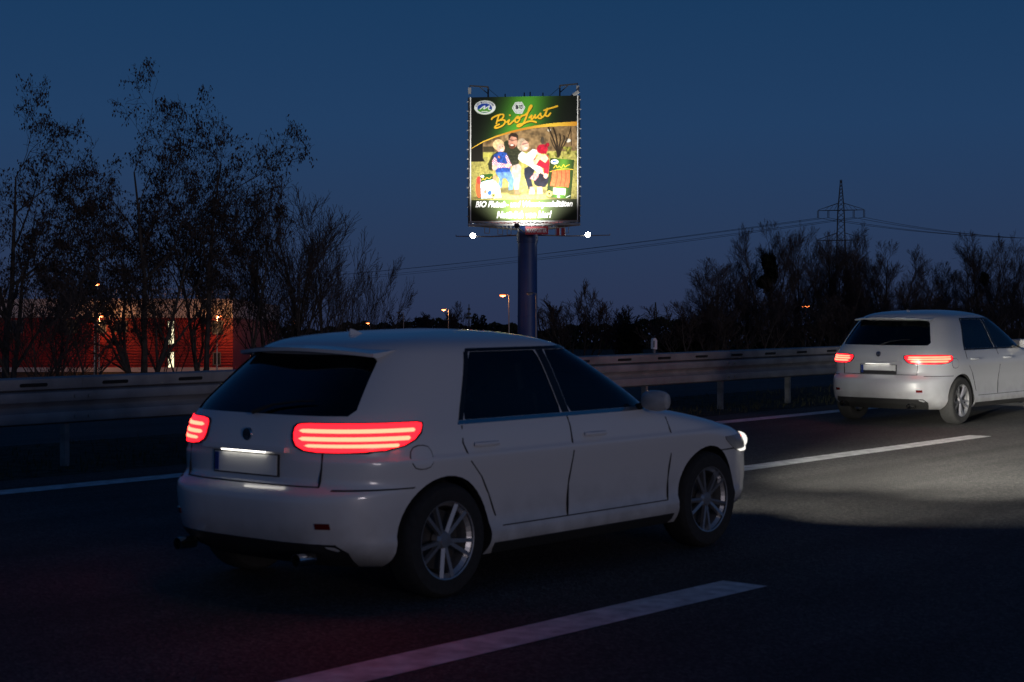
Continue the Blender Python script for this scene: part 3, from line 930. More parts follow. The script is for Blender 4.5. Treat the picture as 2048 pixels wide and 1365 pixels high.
def smooth_line(pts, k=6):
    out = []
    n = len(pts)
    for i in range(n - 1):
        p0, p1, p2, p3 = pts[max(i - 1, 0)], pts[i], pts[i + 1], pts[min(i + 2, n - 1)]
        for j in range(k):
            t = j / k
            out.append(tuple(.5 * (2 * p1[q] + (p2[q] - p0[q]) * t + (2 * p0[q] - 5 * p1[q] + 4 * p2[q] - p3[q]) * t * t + (3 * p1[q] - p0[q] - 3 * p2[q] + p3[q]) * t ** 3) for q in (0, 1)))
    out.append(pts[-1])
    return out

WORD = [  # the handwritten product word, pen strokes
    [(460, 488), (480, 462), (530, 436), (600, 412), (650, 408), (668, 428), (650, 470), (610, 500), (575, 515)],
    [(585, 425), (565, 490), (542, 562)],
    [(575, 515), (650, 500), (688, 515), (690, 550), (650, 595), (580, 628), (530, 638), (516, 628), (535, 600), (590, 575)],
    [(720, 540), (765, 505), (745, 560), (765, 578), (810, 545), (850, 510)],
    [(773, 424), (778, 427)],
    [(900, 452), (868, 490), (866, 535), (895, 550), (930, 520), (942, 475), (918, 450), (898, 470), (925, 478), (975, 450)],
    [(975, 438), (1030, 425), (1080, 385), (1130, 315), (1150, 275), (1135, 266), (1110, 300), (1085, 375), (1050, 475), (1005, 565), (950, 612), (912, 615), (905, 600), (935, 580), (1000, 572), (1060, 545), (1120, 530), (1180, 535), (1222, 550)],
    [(1108, 470), (1150, 432), (1138, 485), (1160, 495), (1210, 425), (1200, 470), (1222, 478), (1265, 440)],
    [(1262, 445), (1300, 402), (1302, 435), (1325, 462), (1300, 488), (1262, 478)],
    [(1325, 470), (1370, 430), (1415, 325), (1392, 400), (1388, 440), (1415, 452), (1440, 435), (1468, 400)],
    [(1360, 352), (1430, 330), (1500, 310), (1588, 284)],
]
def z2(p): return ((p[0] / 8.533 + 40) * 3.9, (p[1] / 8.533 + 40) * 3.9)

def draw_poster(w, h):
    c = Canvas(w, h)
    gx = c.x - (640 - (c.y - 250) * .25)
    g = np.exp(-(np.abs(gx) / 190.0) ** 2.2)
    # dark header with a green sheen printed through its middle
    c.c[:] = np.array([16, 20, 14]) / 255 * (1 - g[..., None]) + np.array([82, 160, 48]) / 255 * g[..., None]
    top = lambda x: np.interp(x, [206, 300, 400, 500, 600, 700, 800, 900, 1034], [602, 548, 508, 477, 452, 434, 420, 412, 407])
    bot = lambda x: np.interp(x, [206, 300, 400, 500, 600, 700, 800, 900, 1034], [606, 556, 519, 492, 469, 453, 444, 441, 441])
    ph = (c.y > bot(c.x)) & (c.y < 1003)
    # park picture: blurred autumn trees, meadow
    n1 = c.noise(26, 1); n2 = c.noise(70, 2); n3 = c.noise(160, 4)
    treesm = np.array([150, 122, 84]) / 255 * (.45 + .9 * (n1 * .6 + n2 * .4))[..., None]
    c.fill(ph & (c.y < 640), (0, 0, 0)); m = ph & (c.y < 640); c.c[m] = treesm[m]
    mead = np.array([168, 160, 84]) / 255 * (.62 + .62 * (n2 * .5 + n3 * .5))[..., None]
    t = np.clip((c.y - 700) / 250, 0, 1)[..., None]
    mead = mead * (1 - t * .25) + np.array([205, 188, 120]) / 255 * t * .25 * (.6 + .8 * n3[..., None])
    m = ph & (c.y >= 632); c.c[m] = mead[m]
    m = ph & (c.y >= 700) & (n3 > .72); c.c[m] *= .62
    c.fill(ph & (c.y > 600) & (c.y < 690) & (c.x > 800) & (n1 > .45), (120, 118, 50), .5)
    c.fill(ph & (c.y > 590) & (c.y < 632) & (c.x > 300) & (c.x < 385), (66, 58, 40))
    c.fill(ph & (c.y > 640) & (c.y < 672) & (c.x > 300) & (c.x < 370), (176, 170, 80))
    c.fill(ph & c.inside([(206, 560), (299, 540), (298, 680), (315, 706), (206, 706)]), (26, 24, 18))
    c.ell(765, 548, 14, 30, (70, 62, 50)); c.ell(965, 552, 22, 14, (225, 222, 210)); c.ell(818, 470, 14, 10, (225, 220, 205))
    for pts, wd in (([(885, 676), (870, 600), (850, 540), (812, 450)], 11), ([(885, 676), (880, 590), (872, 520), (850, 455)], 12), ([(890, 676), (895, 600), (905, 540), (900, 500)], 10),
                    ([(892, 676), (910, 600), (935, 540), (930, 515)], 9), ([(893, 676), (920, 610), (960, 540), (985, 460)], 7), ([(880, 640), (845, 580), (828, 530)], 6), ([(900, 620), (930, 590), (955, 530)], 5), ([(986, 450), (990, 590)], 5)):
        c.stroke(smooth_line(pts), wd, (40, 30, 20))
    # shade on the grass under the group
    for ex, ey, rx_, ry_ in ((470, 930, 130, 30), (560, 955, 60, 18), (720, 945, 110, 28), (330, 985, 110, 16), (895, 995, 110, 12)):
        d2 = ((c.x - ex) / rx_) ** 2 + ((c.y - ey) / ry_) ** 2
        c.fill(np.clip(1.2 - d2, 0, 1) * .75 * ph, (70, 62, 34))
    # man in a dark quilted jacket
    c.poly([(345, 768), (338, 720), (368, 660), (420, 622), (462, 560), (486, 542), (565, 566), (604, 600), (606, 640), (582, 690), (578, 735), (530, 745), (480, 700), (424, 700), (392, 765), (365, 778)], (46, 48, 32), .25)
    for yy in (640, 664, 690, 714): c.stroke([(500, yy), (575, yy + 6)], 3, (24, 26, 18))
    c.poly([(528, 742), (578, 724), (600, 752), (594, 830), (578, 925), (545, 925), (545, 850), (520, 800)], (170, 152, 142), .12)
    c.poly([(545, 925), (580, 925), (592, 958), (550, 962)], (150, 90, 66))
    c.ell(533, 556, 35, 50, (206, 146, 122)); c.poly([(498, 548), (500, 505), (520, 486), (555, 488), (575, 508), (573, 548), (562, 520), (520, 512)], (48, 36, 28))
    c.ell(528, 590, 25, 20, (104, 60, 42)); c.ell(526, 580, 15, 6, (240, 228, 220)); c.stroke([(503, 536), (530, 545), (568, 540)], 4, (30, 26, 26))
    # woman in a pale jumper
    c.poly([(622, 765), (655, 745), (705, 772), (676, 850), (694, 925), (656, 925), (622, 815)], (26, 30, 44), .2)
    c.ell(604, 578, 38, 50, (172, 152, 128), .15); c.ell(630, 588, 29, 38, (224, 168, 146)); c.stroke([(608, 576), (650, 566)], 4, (50, 46, 50)); c.ell(634, 606, 12, 5, (250, 240, 236))
    c.poly([(578, 655), (604, 630), (640, 650), (690, 612), (724, 622), (716, 660), (690, 705), (760, 762), (775, 805), (745, 808), (660, 742), (600, 712), (574, 690)], (226, 220, 216), .08)
    c.stroke([(604, 640), (640, 672), (690, 630)], 5, (190, 182, 178)); c.ell(760, 808, 18, 24, (226, 172, 150))
    # boy in a blue gilet
    c.ell(420, 576, 44, 42, (222, 190, 140), .12); c.ell(438, 602, 31, 36, (230, 176, 152)); c.ell(444, 618, 12, 5, (252, 244, 240)); c.ell(430, 594, 4, 3, (60, 40, 36)); c.ell(452, 592, 4, 3, (60, 40, 36))
    c.poly([(396, 790), (512, 772), (542, 850), (532, 925), (498, 930), (502, 872), (478, 836), (452, 838), (446, 910), (415, 905), (430, 840)], (88, 122, 170), .2)
    c.poly([(384, 652), (432, 628), (484, 640), (516, 720), (512, 786), (402, 792), (374, 705)], (34, 66, 140), .2)
    chk = ((c.x // 9).astype(int) + (c.y // 9).astype(int)) % 2
    for pl in ([(390, 668), (372, 700), (372, 732), (402, 758), (486, 752), (474, 724), (412, 712), (404, 682)], [(484, 652), (526, 740), (500, 762), (478, 744), (490, 720), (474, 668)]):
        mk = c.inside(pl); c.fill(mk, (238, 224, 226)); c.fill(mk & (chk > 0), (176, 60, 92))
    c.ell(492, 738, 20, 15, (230, 176, 152)); c.ell(390, 752, 20, 22, (226, 168, 146)); c.poly([(420, 660), (432, 668), (430, 684), (416, 676)], (206, 110, 60))
    # girl in a red bobble hat
    c.poly([(690, 826), (750, 800), (815, 835), (812, 866), (788, 905), (742, 915), (702, 885)], (28, 28, 40), .2)
    c.poly([(694, 692), (740, 668), (806, 660), (820, 722), (812, 805), (782, 815), (772, 762), (704, 730)], (168, 26, 46), .2)
    c.ell(737, 638, 20, 27, (236, 186, 164)); c.poly([(742, 652), (792, 660), (812, 690), (788, 722), (744, 694), (706, 748), (690, 712)], (232, 196, 150), .15)
    c.ell(763, 614, 43, 36, (160, 22, 44), .2); c.ell(803, 583, 17, 16, (150, 20, 40), .3); c.poly([(724, 606), (722, 625), (792, 655), (800, 635)], (150, 18, 40))
    c.poly([(664, 842), (700, 800), (740, 792), (732, 830), (706, 858)], (222, 140, 140), .2); c.ell(790, 822, 16, 20, (232, 180, 158))
    for bx in (684, 745): c.poly([(bx - 18, 905), (bx + 18, 905), (bx + 24, 962), (bx - 26, 962)], (206, 168, 130), .15)
    # folds and light falling across the figures, as in a photograph
    gm = (ph & (c.x > 335) & (c.x < 825) & (c.y > 480) & (c.y < 965))
    fold = .78 + .44 * (c.noise(34, 11) * .55 + c.noise(75, 12) * .45)
    c.c = np.where(gm[..., None], c.c * fold[..., None], c.c)
    k_ = c.c.copy()
    for dy, dx in ((0, 1), (0, -1), (1, 0), (-1, 0)): k_ += np.roll(c.c, (dy, dx), (0, 1))
    c.c = np.where(ph[..., None], k_ / 5, c.c)
    # packs
    c.ell(268, 905, 26, 80, (226, 96, 56)); c.ell(266, 850, 18, 30, (216, 60, 50)); c.ell(392, 880, 20, 70, (236, 130, 96)); c.poly([(390, 850), (430, 900), (442, 985), (380, 990)], (232, 224, 216))
    c.poly([(276, 806), (374, 800), (390, 985), (286, 992)], (190, 215, 236), .15); c.poly([(276, 806), (374, 800), (378, 845), (330, 852), (282, 866)], (40, 74, 26))
    c.ell(294, 820, 14, 9, (235, 238, 240)); c.stroke([z for z in smooth_line([(288, 850), (300, 836), (312, 848), (328, 830), (350, 838), (364, 824)])], 4, (242, 196, 60))
    c.ell(318, 940, 12, 15, (210, 120, 90)); c.ell(352, 948, 16, 18, (46, 84, 180)); c.stroke([(322, 886), (362, 884)], 5, (226, 70, 90))
    pk = c.inside([(826, 684), (1013, 701), (986, 1000), (796, 986)])
    pg = np.exp(-((c.x - 930 + (c.y - 700) * .1) / 60.0) ** 2)
    c.fill(pk, (34, 46, 22)); c.fill(pg * pk, (86, 140, 44))
    c.ell(860, 714, 30, 18, (238, 240, 240)); c.ell(860, 712, 18, 8, (40, 90, 190)); c.ell(864, 720, 14, 4, (238, 240, 240))
    c.stroke(smooth_line([(852, 762), (870, 742), (880, 760), (896, 748), (912, 762), (930, 736), (940, 756), (958, 744), (976, 738)]), 5, (240, 200, 56))
    c.stroke(smooth_line([(824, 790), (880, 776), (950, 770), (1004, 776)]), 5, (226, 190, 60))
    sg = c.inside([(842, 782), (978, 780), (978, 850), (968, 912), (824, 898), (838, 840)])
    c.fill(sg, (232, 104, 62), .12)
    for k in range(1, 4): c.stroke(smooth_line([(842 + 34 * k, 780), (846 + 34 * k, 835), (826 + 36 * k, 905)]), 4, (160, 52, 30))
    c.poly([(850, 914), (948, 922), (942, 972), (846, 962)], (238, 226, 198))
    for yy in (930, 942, 952): c.stroke([(872, yy), (922, yy + 4)], 2.5, (200, 120, 90))
    c.ell(890, 982, 12, 10, (220, 226, 190)); c.stroke([(950, 990), (980, 976)], 5, (230, 232, 226))
    for fx, fy, r in ((818, 960, 22), (380, 968, 18)):
        for k in range(10): c.ell(fx + math.cos(k * .628) * r * .7, fy + math.sin(k * .628) * r * .7, r * .38, r * .38, (240, 210, 96))
        c.ell(fx, fy, r * .42, r * .42, (60, 40, 26))
    # gold swoosh, footer
    gold = (c.y > top(c.x)) & (c.y <= bot(c.x))
    gg = .5 + .5 * np.cos((c.x - 840) / 90.0)
    c.fill(gold, (205, 132, 44)); c.fill(gg * gold, (244, 196, 66))
    fb = c.y >= 1003
    fg = np.exp(-(np.abs(c.x - 620) / 200.0) ** 2)
    c.fill(fb, (40, 44, 28)); c.fill(fg * fb, (104, 138, 54))
    # oval maker's mark
    c.ell(314, 287, 84, 55, (205, 222, 196)); c.ell(314, 285, 82, 51, (236, 240, 240)); c.ell(312, 292, 58, 37, (30, 66, 160))
    c.poly([(254, 306), (290, 286), (306, 276), (310, 296), (340, 276), (348, 300), (370, 304), (350, 322), (312, 328), (276, 322)], (90, 160, 62))
    c.stroke(smooth_line([(276, 300), (296, 284), (314, 276), (306, 298), (330, 286), (350, 276), (342, 298), (356, 306)]), 8, (240, 244, 244))
    c.ell(312, 318, 30, 3.5, (226, 236, 220))
    # hexagon seal
    c.poly([(526, 294), (553, 250), (604, 249), (631, 292), (606, 339), (553, 338)], (230, 236, 232)); c.poly([(534, 294), (557, 257), (600, 256), (623, 292), (602, 332), (557, 331)], (120, 150, 120)); c.poly([(537, 294), (558, 260), (599, 259), (620, 292), (601, 329), (558, 328)], (228, 236, 230))
    for yy in (312, 320): c.stroke([(560, yy), (602, yy)], 2.2, (150, 160, 156))
    # handwritten word with its printed drop shadow
    for off, col in (((4, 5), (40, 40, 10)), ((0, 0), (246, 190, 46))):
        for st in WORD:
            pts = [(x + off[0], y + off[1]) for x, y in (z2(p) for p in smooth_line(st))]
            c.stroke(pts, 12.5 if st is not WORD[6] else 14, col)
    col = np.clip(c.c, 0, 1)
    col = np.where(col <= .04045, col / 12.92, ((col + .055) / 1.055) ** 2.4)
    return col * .9

def billboard():
    Yb = 158.0
    base = P(1055, 682.5, Yb); base.z = FLAT
    rot = R(-7)
    root = empty('billboard_tower', base, rot)
    tag(root, 'tall blue billboard tower with a lit sausage advert above the motorway', 'billboard')
    Yf = Yb - 3.0
    zb = EYE + (CY - 441) / FPX * Yf - FLAT; zt = EYE + (CY - 193) / FPX * Yf - FLAT
    Wd = 9.72; ih = 2.86
    blue = mat('tower_blue', (0.012, 0.05, 0.20), 0.5, noise=0.15, nscale=0.7)
    steel = mat('billboard_steel', (0.3, 0.3, 0.3), 0.5, metal=0.3, noise=0.2, nscale=2)
    dark = mat('billboard_dark', (0.02, 0.02, 0.022), 0.7)
    white = mat('sheet_edge_white', (0.75, 0.75, 0.73), 0.6)
    # pole with flanges
    MB().lathe([(.92, 0), (.92, 5.0), (.90, 8.0), (.89, 13.5), (.80, 13.5)], 40).build('pole', blue, root, smooth=True)
    for z in (5.05, 11.9): MB().lathe([(.90, z - .05), (.955, z - .04), (.955, z + .04), (.90, z + .05)], 40).build('flange', blue, root, smooth=True)
    MB().lathe([(.99, zb - 1.75), (.99, zb - .9), (.9, zb - .9)], 40).build('collar', blue, root, smooth=True)
    # triangular body
    rc = ih * 2 + .12
    tri = [Vector((math.cos(a) * rc, math.sin(a) * rc, 0)) for a in (R(210), R(330), R(90))]
    b = MB(); k = .965
    b.add([p * k + Vector((0, 0, zb + .25)) for p in tri] + [p * k + Vector((0, 0, zt - .15)) for p in tri], [(2, 1, 0), (3, 4, 5), (0, 1, 4, 3), (1, 2, 5, 4), (2, 0, 3, 5)])
    b.build('core', dark, root)
    for i in range(3):
        p = tri[i]
        b = MB().tube([p + Vector((0, 0, zb - .25)), p + Vector((0, 0, zt - .02))], .10, 8)
        post = b.build('corner_post', dark, root)
        for q in range(13):
            z = zb + .4 + q * (zt - zb - .8) / 12
            MB().box(p * 1.02 + Vector((0, 0, z)), (.16, .10, .10)).build('lacing_clamp', steel, post)
    # poster sheet, printed
    NW, NH = 330, 380
    col = draw_poster(NW, NH)
    yf = -ih - .06
    xs = np.linspace(-Wd / 2, Wd / 2, NW); zs = np.linspace(zt, zb, NH)
    XX, ZZ = np.meshgrid(xs, zs)
    YY = yf + .05 * np.sin((XX / Wd + .5) * math.pi) * np.sin((ZZ - zb) / (zt - zb) * math.pi) + .012 * np.sin(XX * 2.1) * np.sin(ZZ * .9)
    me = bpy.data.meshes.new('poster')
    vs = np.stack([XX, YY, ZZ], -1).reshape(-1, 3)
    idx = np.arange(NW * NH).reshape(NH, NW)
    fs = np.stack([idx[:-1, :-1], idx[1:, :-1], idx[1:, 1:], idx[:-1, 1:]], -1).reshape(-1, 4)
    me.vertices.add(len(vs)); me.vertices.foreach_set('co', vs.ravel())
    me.loops.add(fs.size); me.loops.foreach_set('vertex_index', fs.ravel().astype(np.int32))
    me.polygons.add(len(fs)); me.polygons.foreach_set('loop_start', np.arange(0, fs.size, 4, dtype=np.int32))
    me.update(calc_edges=True); me.validate()
    at = me.color_attributes.new('print', 'FLOAT_COLOR', 'POINT')
    at.data.foreach_set('color', np.concatenate([col.reshape(-1, 3), np.ones((NW * NH, 1))], 1).ravel().astype(np.float32))
    pm = bpy.data.materials.new('printed_sheet'); pm.use_nodes = True
    nt = pm.node_tree; bs = nt.nodes['Principled BSDF']; ca = nt.nodes.new('ShaderNodeVertexColor'); ca.layer_name = 'print'
    nt.links.new(ca.outputs[0], bs.inputs['Base Color']); bs.inputs['Roughness'].default_value = .55; bs.inputs['Specular IOR Level'].default_value = .25
    me.materials.append(pm)
    poster = link('poster', me, root)
    def lettering(body, px, py, wpx, hpx, m, shear=0.0, bold=0.0, rz=0.0):
        t = text_mesh(body, 1.0, shear, bold)
        co = np.array([v.co for v in t.vertices]); lo, hi = co.min(0), co.max(0)
        sc_ = Wd / (Canvas.X1 - Canvas.X0); sz = (zt - zb) / (Canvas.Y1 - Canvas.Y0)
        kx, kz = wpx * sc_ / (hi[0] - lo[0]), hpx * sz / (hi[1] - lo[1])
        cx, cz = -Wd / 2 + (px - Canvas.X0) * sc_, zt - (py - Canvas.Y0) * sz
        cr, sr = math.cos(rz), math.sin(rz)
        for v in t.vertices:
            a, c = (v.co.x - (lo[0] + hi[0]) / 2) * kx, (v.co.y - (lo[1] + hi[1]) / 2) * kz
            v.co = (cx + a * cr - c * sr, yf - .02, cz + a * sr + c * cr)
        t.materials.clear(); t.materials.append(m)
        return link('lettering', t, poster)
    wh = mat('print_white', (0.8, 0.8, 0.8), .6); nb = mat('print_navy', (0.012, 0.03, 0.13), .6); gr = mat('print_green', (0.10, 0.33, 0.06), .6)
    lettering('BIO Fleisch- und Wurstspezialitäten', 620, 1043, 762, 62, wh, .28, .030)
    lettering('Natürlich von hier!', 622, 1118, 430, 56, wh, .28, .030)
    bk = mat('print_black', (0.01, 0.012, 0.02), .6)
    lettering('B', 566, 291, 21, 26, bk, 0, .02); lettering('i', 584, 289, 6, 26, gr, 0, .02); lettering('O', 599, 291, 22, 27, bk, 0, .02)
    wordm = 'LUDWIGSLUSTER'
    for i, ch in enumerate(wordm):
        a = math.pi * (1.0 - (i + .5) / len(wordm)) * .84 + math.pi * .08
        lettering(ch, 314 + math.cos(a) * 71, 291 - math.sin(a) * 45, 10, 13, nb, 0, .01, (a - math.pi / 2) * .8)
    # pale edge tape on both sides of the sheet, sheets of the other two faces
    for sx in (-1, 1): MB().box((sx * (Wd / 2 + .06), yf + .03, (zb + zt) / 2), (.09, .05, zt - zb + .02)).build('edge_tape', white, root)
    pinks = mat('other_sheet', (0.55, 0.20, 0.22), .6)
    for rz in (R(120), R(240)):
        m3 = Matrix.Rotation(rz, 3, 'Z')
        MB().box(m3 @ Vector((0, yf, (zb + zt) / 2)), (Wd, .04, zt - zb), m3).build('rear_poster', pinks, root)
    # walkway truss under the sheet
    for i in range(3):
        a, c = tri[i] * 1.01, tri[(i + 1) % 3] * 1.01
        tr = MB(); z0, z1 = zb - .40, zb - .10
        for z, r in ((z0, .075), (z1, .055)): tr.bar(a + Vector((0, 0, z)), c + Vector((0, 0, z)), r * 2)
        nseg = 16
        for q in range(nseg):
            t0, t1 = q / nseg, (q + 1) / nseg
            p0, p1 = a.lerp(c, t0), a.lerp(c, t1)
            tr.bar(p0 + Vector((0, 0, z0 if q % 2 else z1)), p1 + Vector((0, 0, z1 if q % 2 else z0)), .05)
            tr.bar(p0 + Vector((0, 0, z0)), p0 + Vector((0, 0, z1)), .05)
        # grating behind
        inn = MB()
        for q in range(25):
            p0 = a.lerp(c, (q + .5) / 25)
            tr.bar(p0 + Vector((0, 0, z0)), p0 * .82 + Vector((0, 0, z0 + .02)), .04)
        tr.build('walkway_truss', steel, root)
        tr2 = MB().bar(a * .55 + Vector((0, 0, zb - .45)), a + Vector((0, 0, zb - .42)), .16, .22)
        tr2.build('radial_beam', steel, root)
    # hanging steel frames below the truss
    sx = Wd / 215.0
    for x0, x1, h0 in ((-81, -71, 16), (-54, -44, 19), (-35, -27, 19), (63, 66, 20), (82, 90, 17)):
        f = MB(); y0 = yf + .35
        for x in (x0, x1): f.bar((x * sx, y0, zb - .4), (x * sx, y0, zb - .4 - h0 * sx), .06)
        f.bar((x0 * sx, y0, zb - .4 - h0 * sx), (x1 * sx, y0, zb - .4 - h0 * sx), .06)
        f.build('hanging_frame', steel, root)
    # lamp booms for the three faces, each with its floodlight
    lampm = emit('floodlight_glass', (1.0, 0.98, 0.92), 60.0)
    lamp_dim = emit('floodlight_lit', (1.0, 0.97, 0.88), 20.0)
    for i, rz in enumerate((0, R(120), R(240))):
        m3 = Matrix.Rotation(rz, 3, 'Z')
        zl = zb - 1.02
        if i == 0:
            bm = MB(); bm.tube([m3 @ Vector((0, -.9, zl - .1)), m3 @ Vector((0, yf - 5.5, zl + .05))], .05, 8)
            bm.bar(m3 @ Vector((-.55, yf + .3, zb - .4)), m3 @ Vector((-.55, yf + .3, zl - .02)), .10)
            bm.build('lamp_boom', steel, root)
            head = m3 @ Vector((0, yf - 5.4, zl + .15))
        else:
            tip = m3 @ Vector((0, yf - 5.6, zl + .06))
            bm = MB(); bm.tube([m3 @ Vector((0, -.8, zl - .12)), m3 @ Vector((0, yf - 1.5, zl - .12)), tip], [.07, .06, .045], 8)
            bm.bar(tip + m3 @ Vector((0, 0, 0)), tip + m3 @ Vector((0, -.02, .14)), .06)
            bm.build('lamp_boom', steel, root)
            head = m3 @ Vector((0, yf - (3.3 if i == 1 else 3.55), zl + .02))
        target = m3 @ Vector((0, yf, (zb + zt) / 2 + 1.5))
        dr = (target - head).normalized()
        if i: dr = (dr * .5 + Vector((0, -1, 0.0)) * .8).normalized()
        q = dr.to_track_quat('Z', 'Y').to_matrix()
        hd = MB().lathe([(0, -.16), (.16, -.15), (.27, .02), (.27, .07)], 20).build('floodlight', dark, root, smooth=True)
        hd.location = head; hd.rotation_euler = dr.to_track_quat('Z', 'Y').to_euler()
        MB().lathe([(0, .10), (.12, .095), (.25, .06), (.25, .03)], 20).build('glass', lampm if i else lamp_dim, hd, smooth=True)
        if i == 0:
            ld = bpy.data.lights.new('floodlight_lamp', 'SPOT'); ld.energy = 12000; ld.spot_size = R(100); ld.spot_blend = .7; ld.shadow_soft_size = .15; ld.color = (1.0, 0.97, 0.90)
            lo = link('floodlight_lamp', ld, root); lo.location = head + dr * .25
            lo.rotation_euler = (m3 @ Vector((0, .70, .72))).to_track_quat('-Z', 'Y').to_euler()
    # name board of the poster firm and two red cabinets
    red = mat('sign_red', (0.45, 0.025, 0.045), .5); sw = mat('sign_white', (.8, .8, .8), .5)
    cx = 26 * sx; cz = zb - 20.5 * sx
    sb = MB().box((cx, yf + .1, cz), (46 * sx, .08, 16 * sx)).build('name_board', red, root)
    t = text_mesh('MAXIPOSTER', 1.0, 0, .035); co = np.array([v.co for v in t.vertices]); lo_, hi_ = co.min(0), co.max(0)
    for v in t.vertices:
        v.co = (cx + (v.co.x - (lo_[0] + hi_[0]) / 2) * 41 * sx / (hi_[0] - lo_[0]), yf + .045, cz + (v.co.y - (lo_[1] + hi_[1]) / 2) * 8.5 * sx / (hi_[1] - lo_[1]))
    t.materials.clear(); t.materials.append(sw); link('lettering', t, sb)
    for x in (15, 38): MB().bar((x * sx, yf + .12, zb - .4), (x * sx, yf + .12, cz + 8 * sx), .06).build('board_hanger', steel, root)
    cab = mat('cabinet_red', (0.30, 0.03, 0.04), .6)
    for x0, x1 in ((65, 71.5), (75, 82.5)):
        f = MB().box(((x0 + x1) / 2 * sx, yf + .5, zb - 23 * sx), ((x1 - x0) * sx, .4, 15 * sx)); f.build('cabinet', cab, root)
    # davit arms on top with hanging pulley blocks, small stubs along the edge
    for s0, d_ in ((-74, -1), (72, 1)):
        f = MB(); h = 22 * sx
        p0 = Vector((s0 * sx, yf + .4, zt)); top = p0 + Vector((0, 0, h)); tip = top + Vector((d_ * 37 * sx, -.3, .08))
        f.bar(p0, top, .13); f.bar(top, tip, .12); f.bar(p0 + Vector((0, 0, h * .35)), top.lerp(tip, .5), .07)
        f.tube([p0 + Vector((-d_ * 1.0, 0, 0)), top.lerp(tip, .12)], .02, 5)
        o = f.build('davit', dark, root)
        MB().box(tip + Vector((0, 0, -.45)), (.26, .22, .55)).build('pulley_block', steel, o)
        MB().tube([tip, tip + Vector((0, 0, -.8))], .015, 5).build('cable', dark, o)
    for x, h in ((-39, .35), (0, .45), (12, .5), (38, .4)):
        MB().box((x * sx, yf + .3, zt + h / 2 - .05), (.10, .10, h)).build('top_stub', dark, root)
    MB().bar((96 * sx, yf + .2, zt - .05), (112 * sx, yf - .2, zt + .35), .16, .25).build('corner_bracket', steel, root)
billboard()

# ------------------------------------------------------------------ street lamps (sodium)
sod = (1.0, 0.40, 0.13)
LM = dict(pole=mat('lamp_pole', (0.32, 0.31, 0.29), .5, metal=.4), head=mat('lamp_head', (0.10, 0.10, 0.10), .5), bulb=emit('sodium_bulb', (1.0, 0.20, 0.05), 12.0), off=mat('lamp_glass_off', (.5, .5, .48), .2))
def street_lamp(px, py, Y, label, arm=-1, armlen=0.9, power=60, lit=True, double=False):
    top = P(px, py, Y); base = Vector((top.x, top.y, FLAT)); h = top.z - FLAT
    o = empty('street_lamp', base)
    tag(o, label, 'street lamp', 'sodium lamps around the yard')
    MB().tube([(0, 0, 0), (0, 0, h * .35), (0, 0, h)], [.075, .06, .045], 8).build('pole', LM['pole'], o, smooth=True)
    for d in ((-1, 1) if double else (arm,)):
        MB().tube([(0, 0, h - .02), (d * armlen * .5, 0, h + .03), (d * armlen, 0, h + .02)], .03, 6).build('arm', LM['pole'], o)
        hd = MB().add([(d * (armlen - .22), -.12, h - .03), (d * (armlen + .42), -.10, h - .01), (d * (armlen + .42), .10, h - .01), (d * (armlen - .22), .12, h - .03),
                       (d * (armlen - .18), -.07, h + .09), (d * (armlen + .36), -.05, h + .07), (d * (armlen + .36), .05, h + .07), (d * (armlen - .18), .07, h + .09)],
                      [(0, 1, 2, 3), (4, 5, 6, 7), (0, 1, 5, 4), (1, 2, 6, 5), (2, 3, 7, 6), (3, 0, 4, 7)]).build('lamp_head', LM['head'], o)
        g = MB(); prof = []
        for i in range(6):
            t = i / 5 * math.pi / 2; prof.append((max(.001, math.cos(t)), -math.sin(t)))
        g.lathe([(r_ * .27, z_ * .14) for r_, z_ in prof], 14)
        bo = g.build('bulb', LM['bulb'] if lit else LM['off'], hd, smooth=True); bo.location = (d * (armlen + .1), 0, h - .035)
        if lit:
            ld = bpy.data.lights.new('sodium_light', 'POINT'); ld.energy = power; ld.color = sod; ld.shadow_soft_size = .12
            lo = link('sodium_light', ld, o); lo.location = (d * (armlen + .1), 0, h - .30)
    return o
street_lamp(1018, 590, 150, 'lit orange street lamp left of the blue billboard column', -1, .45, 120)
street_lamp(1072, 587, 149, 'street lamp standing against the right edge of the blue billboard column', -1, .45, 90, lit=False)
street_lamp(897, 619, 215, 'orange lamp glowing brightest in the gap between trees and billboard', -1, .5, 200)
street_lamp(807, 625, 230, 'unlit lamp post just right of the left-hand bushes', -1, .6, 1, lit=False)
street_lamp(600, 644, 150, 'orange lamp shining through the bare shrubs above the near car', -1, .3, 120)
street_lamp(741, 646, 260, 'small distant orange lamp under the rightmost bare shrub', -1, .3, 60)
street_lamp(1611, 612, 185, 'twin-headed distant lamp among the poplars on the right', 1, .12, 20, double=True)

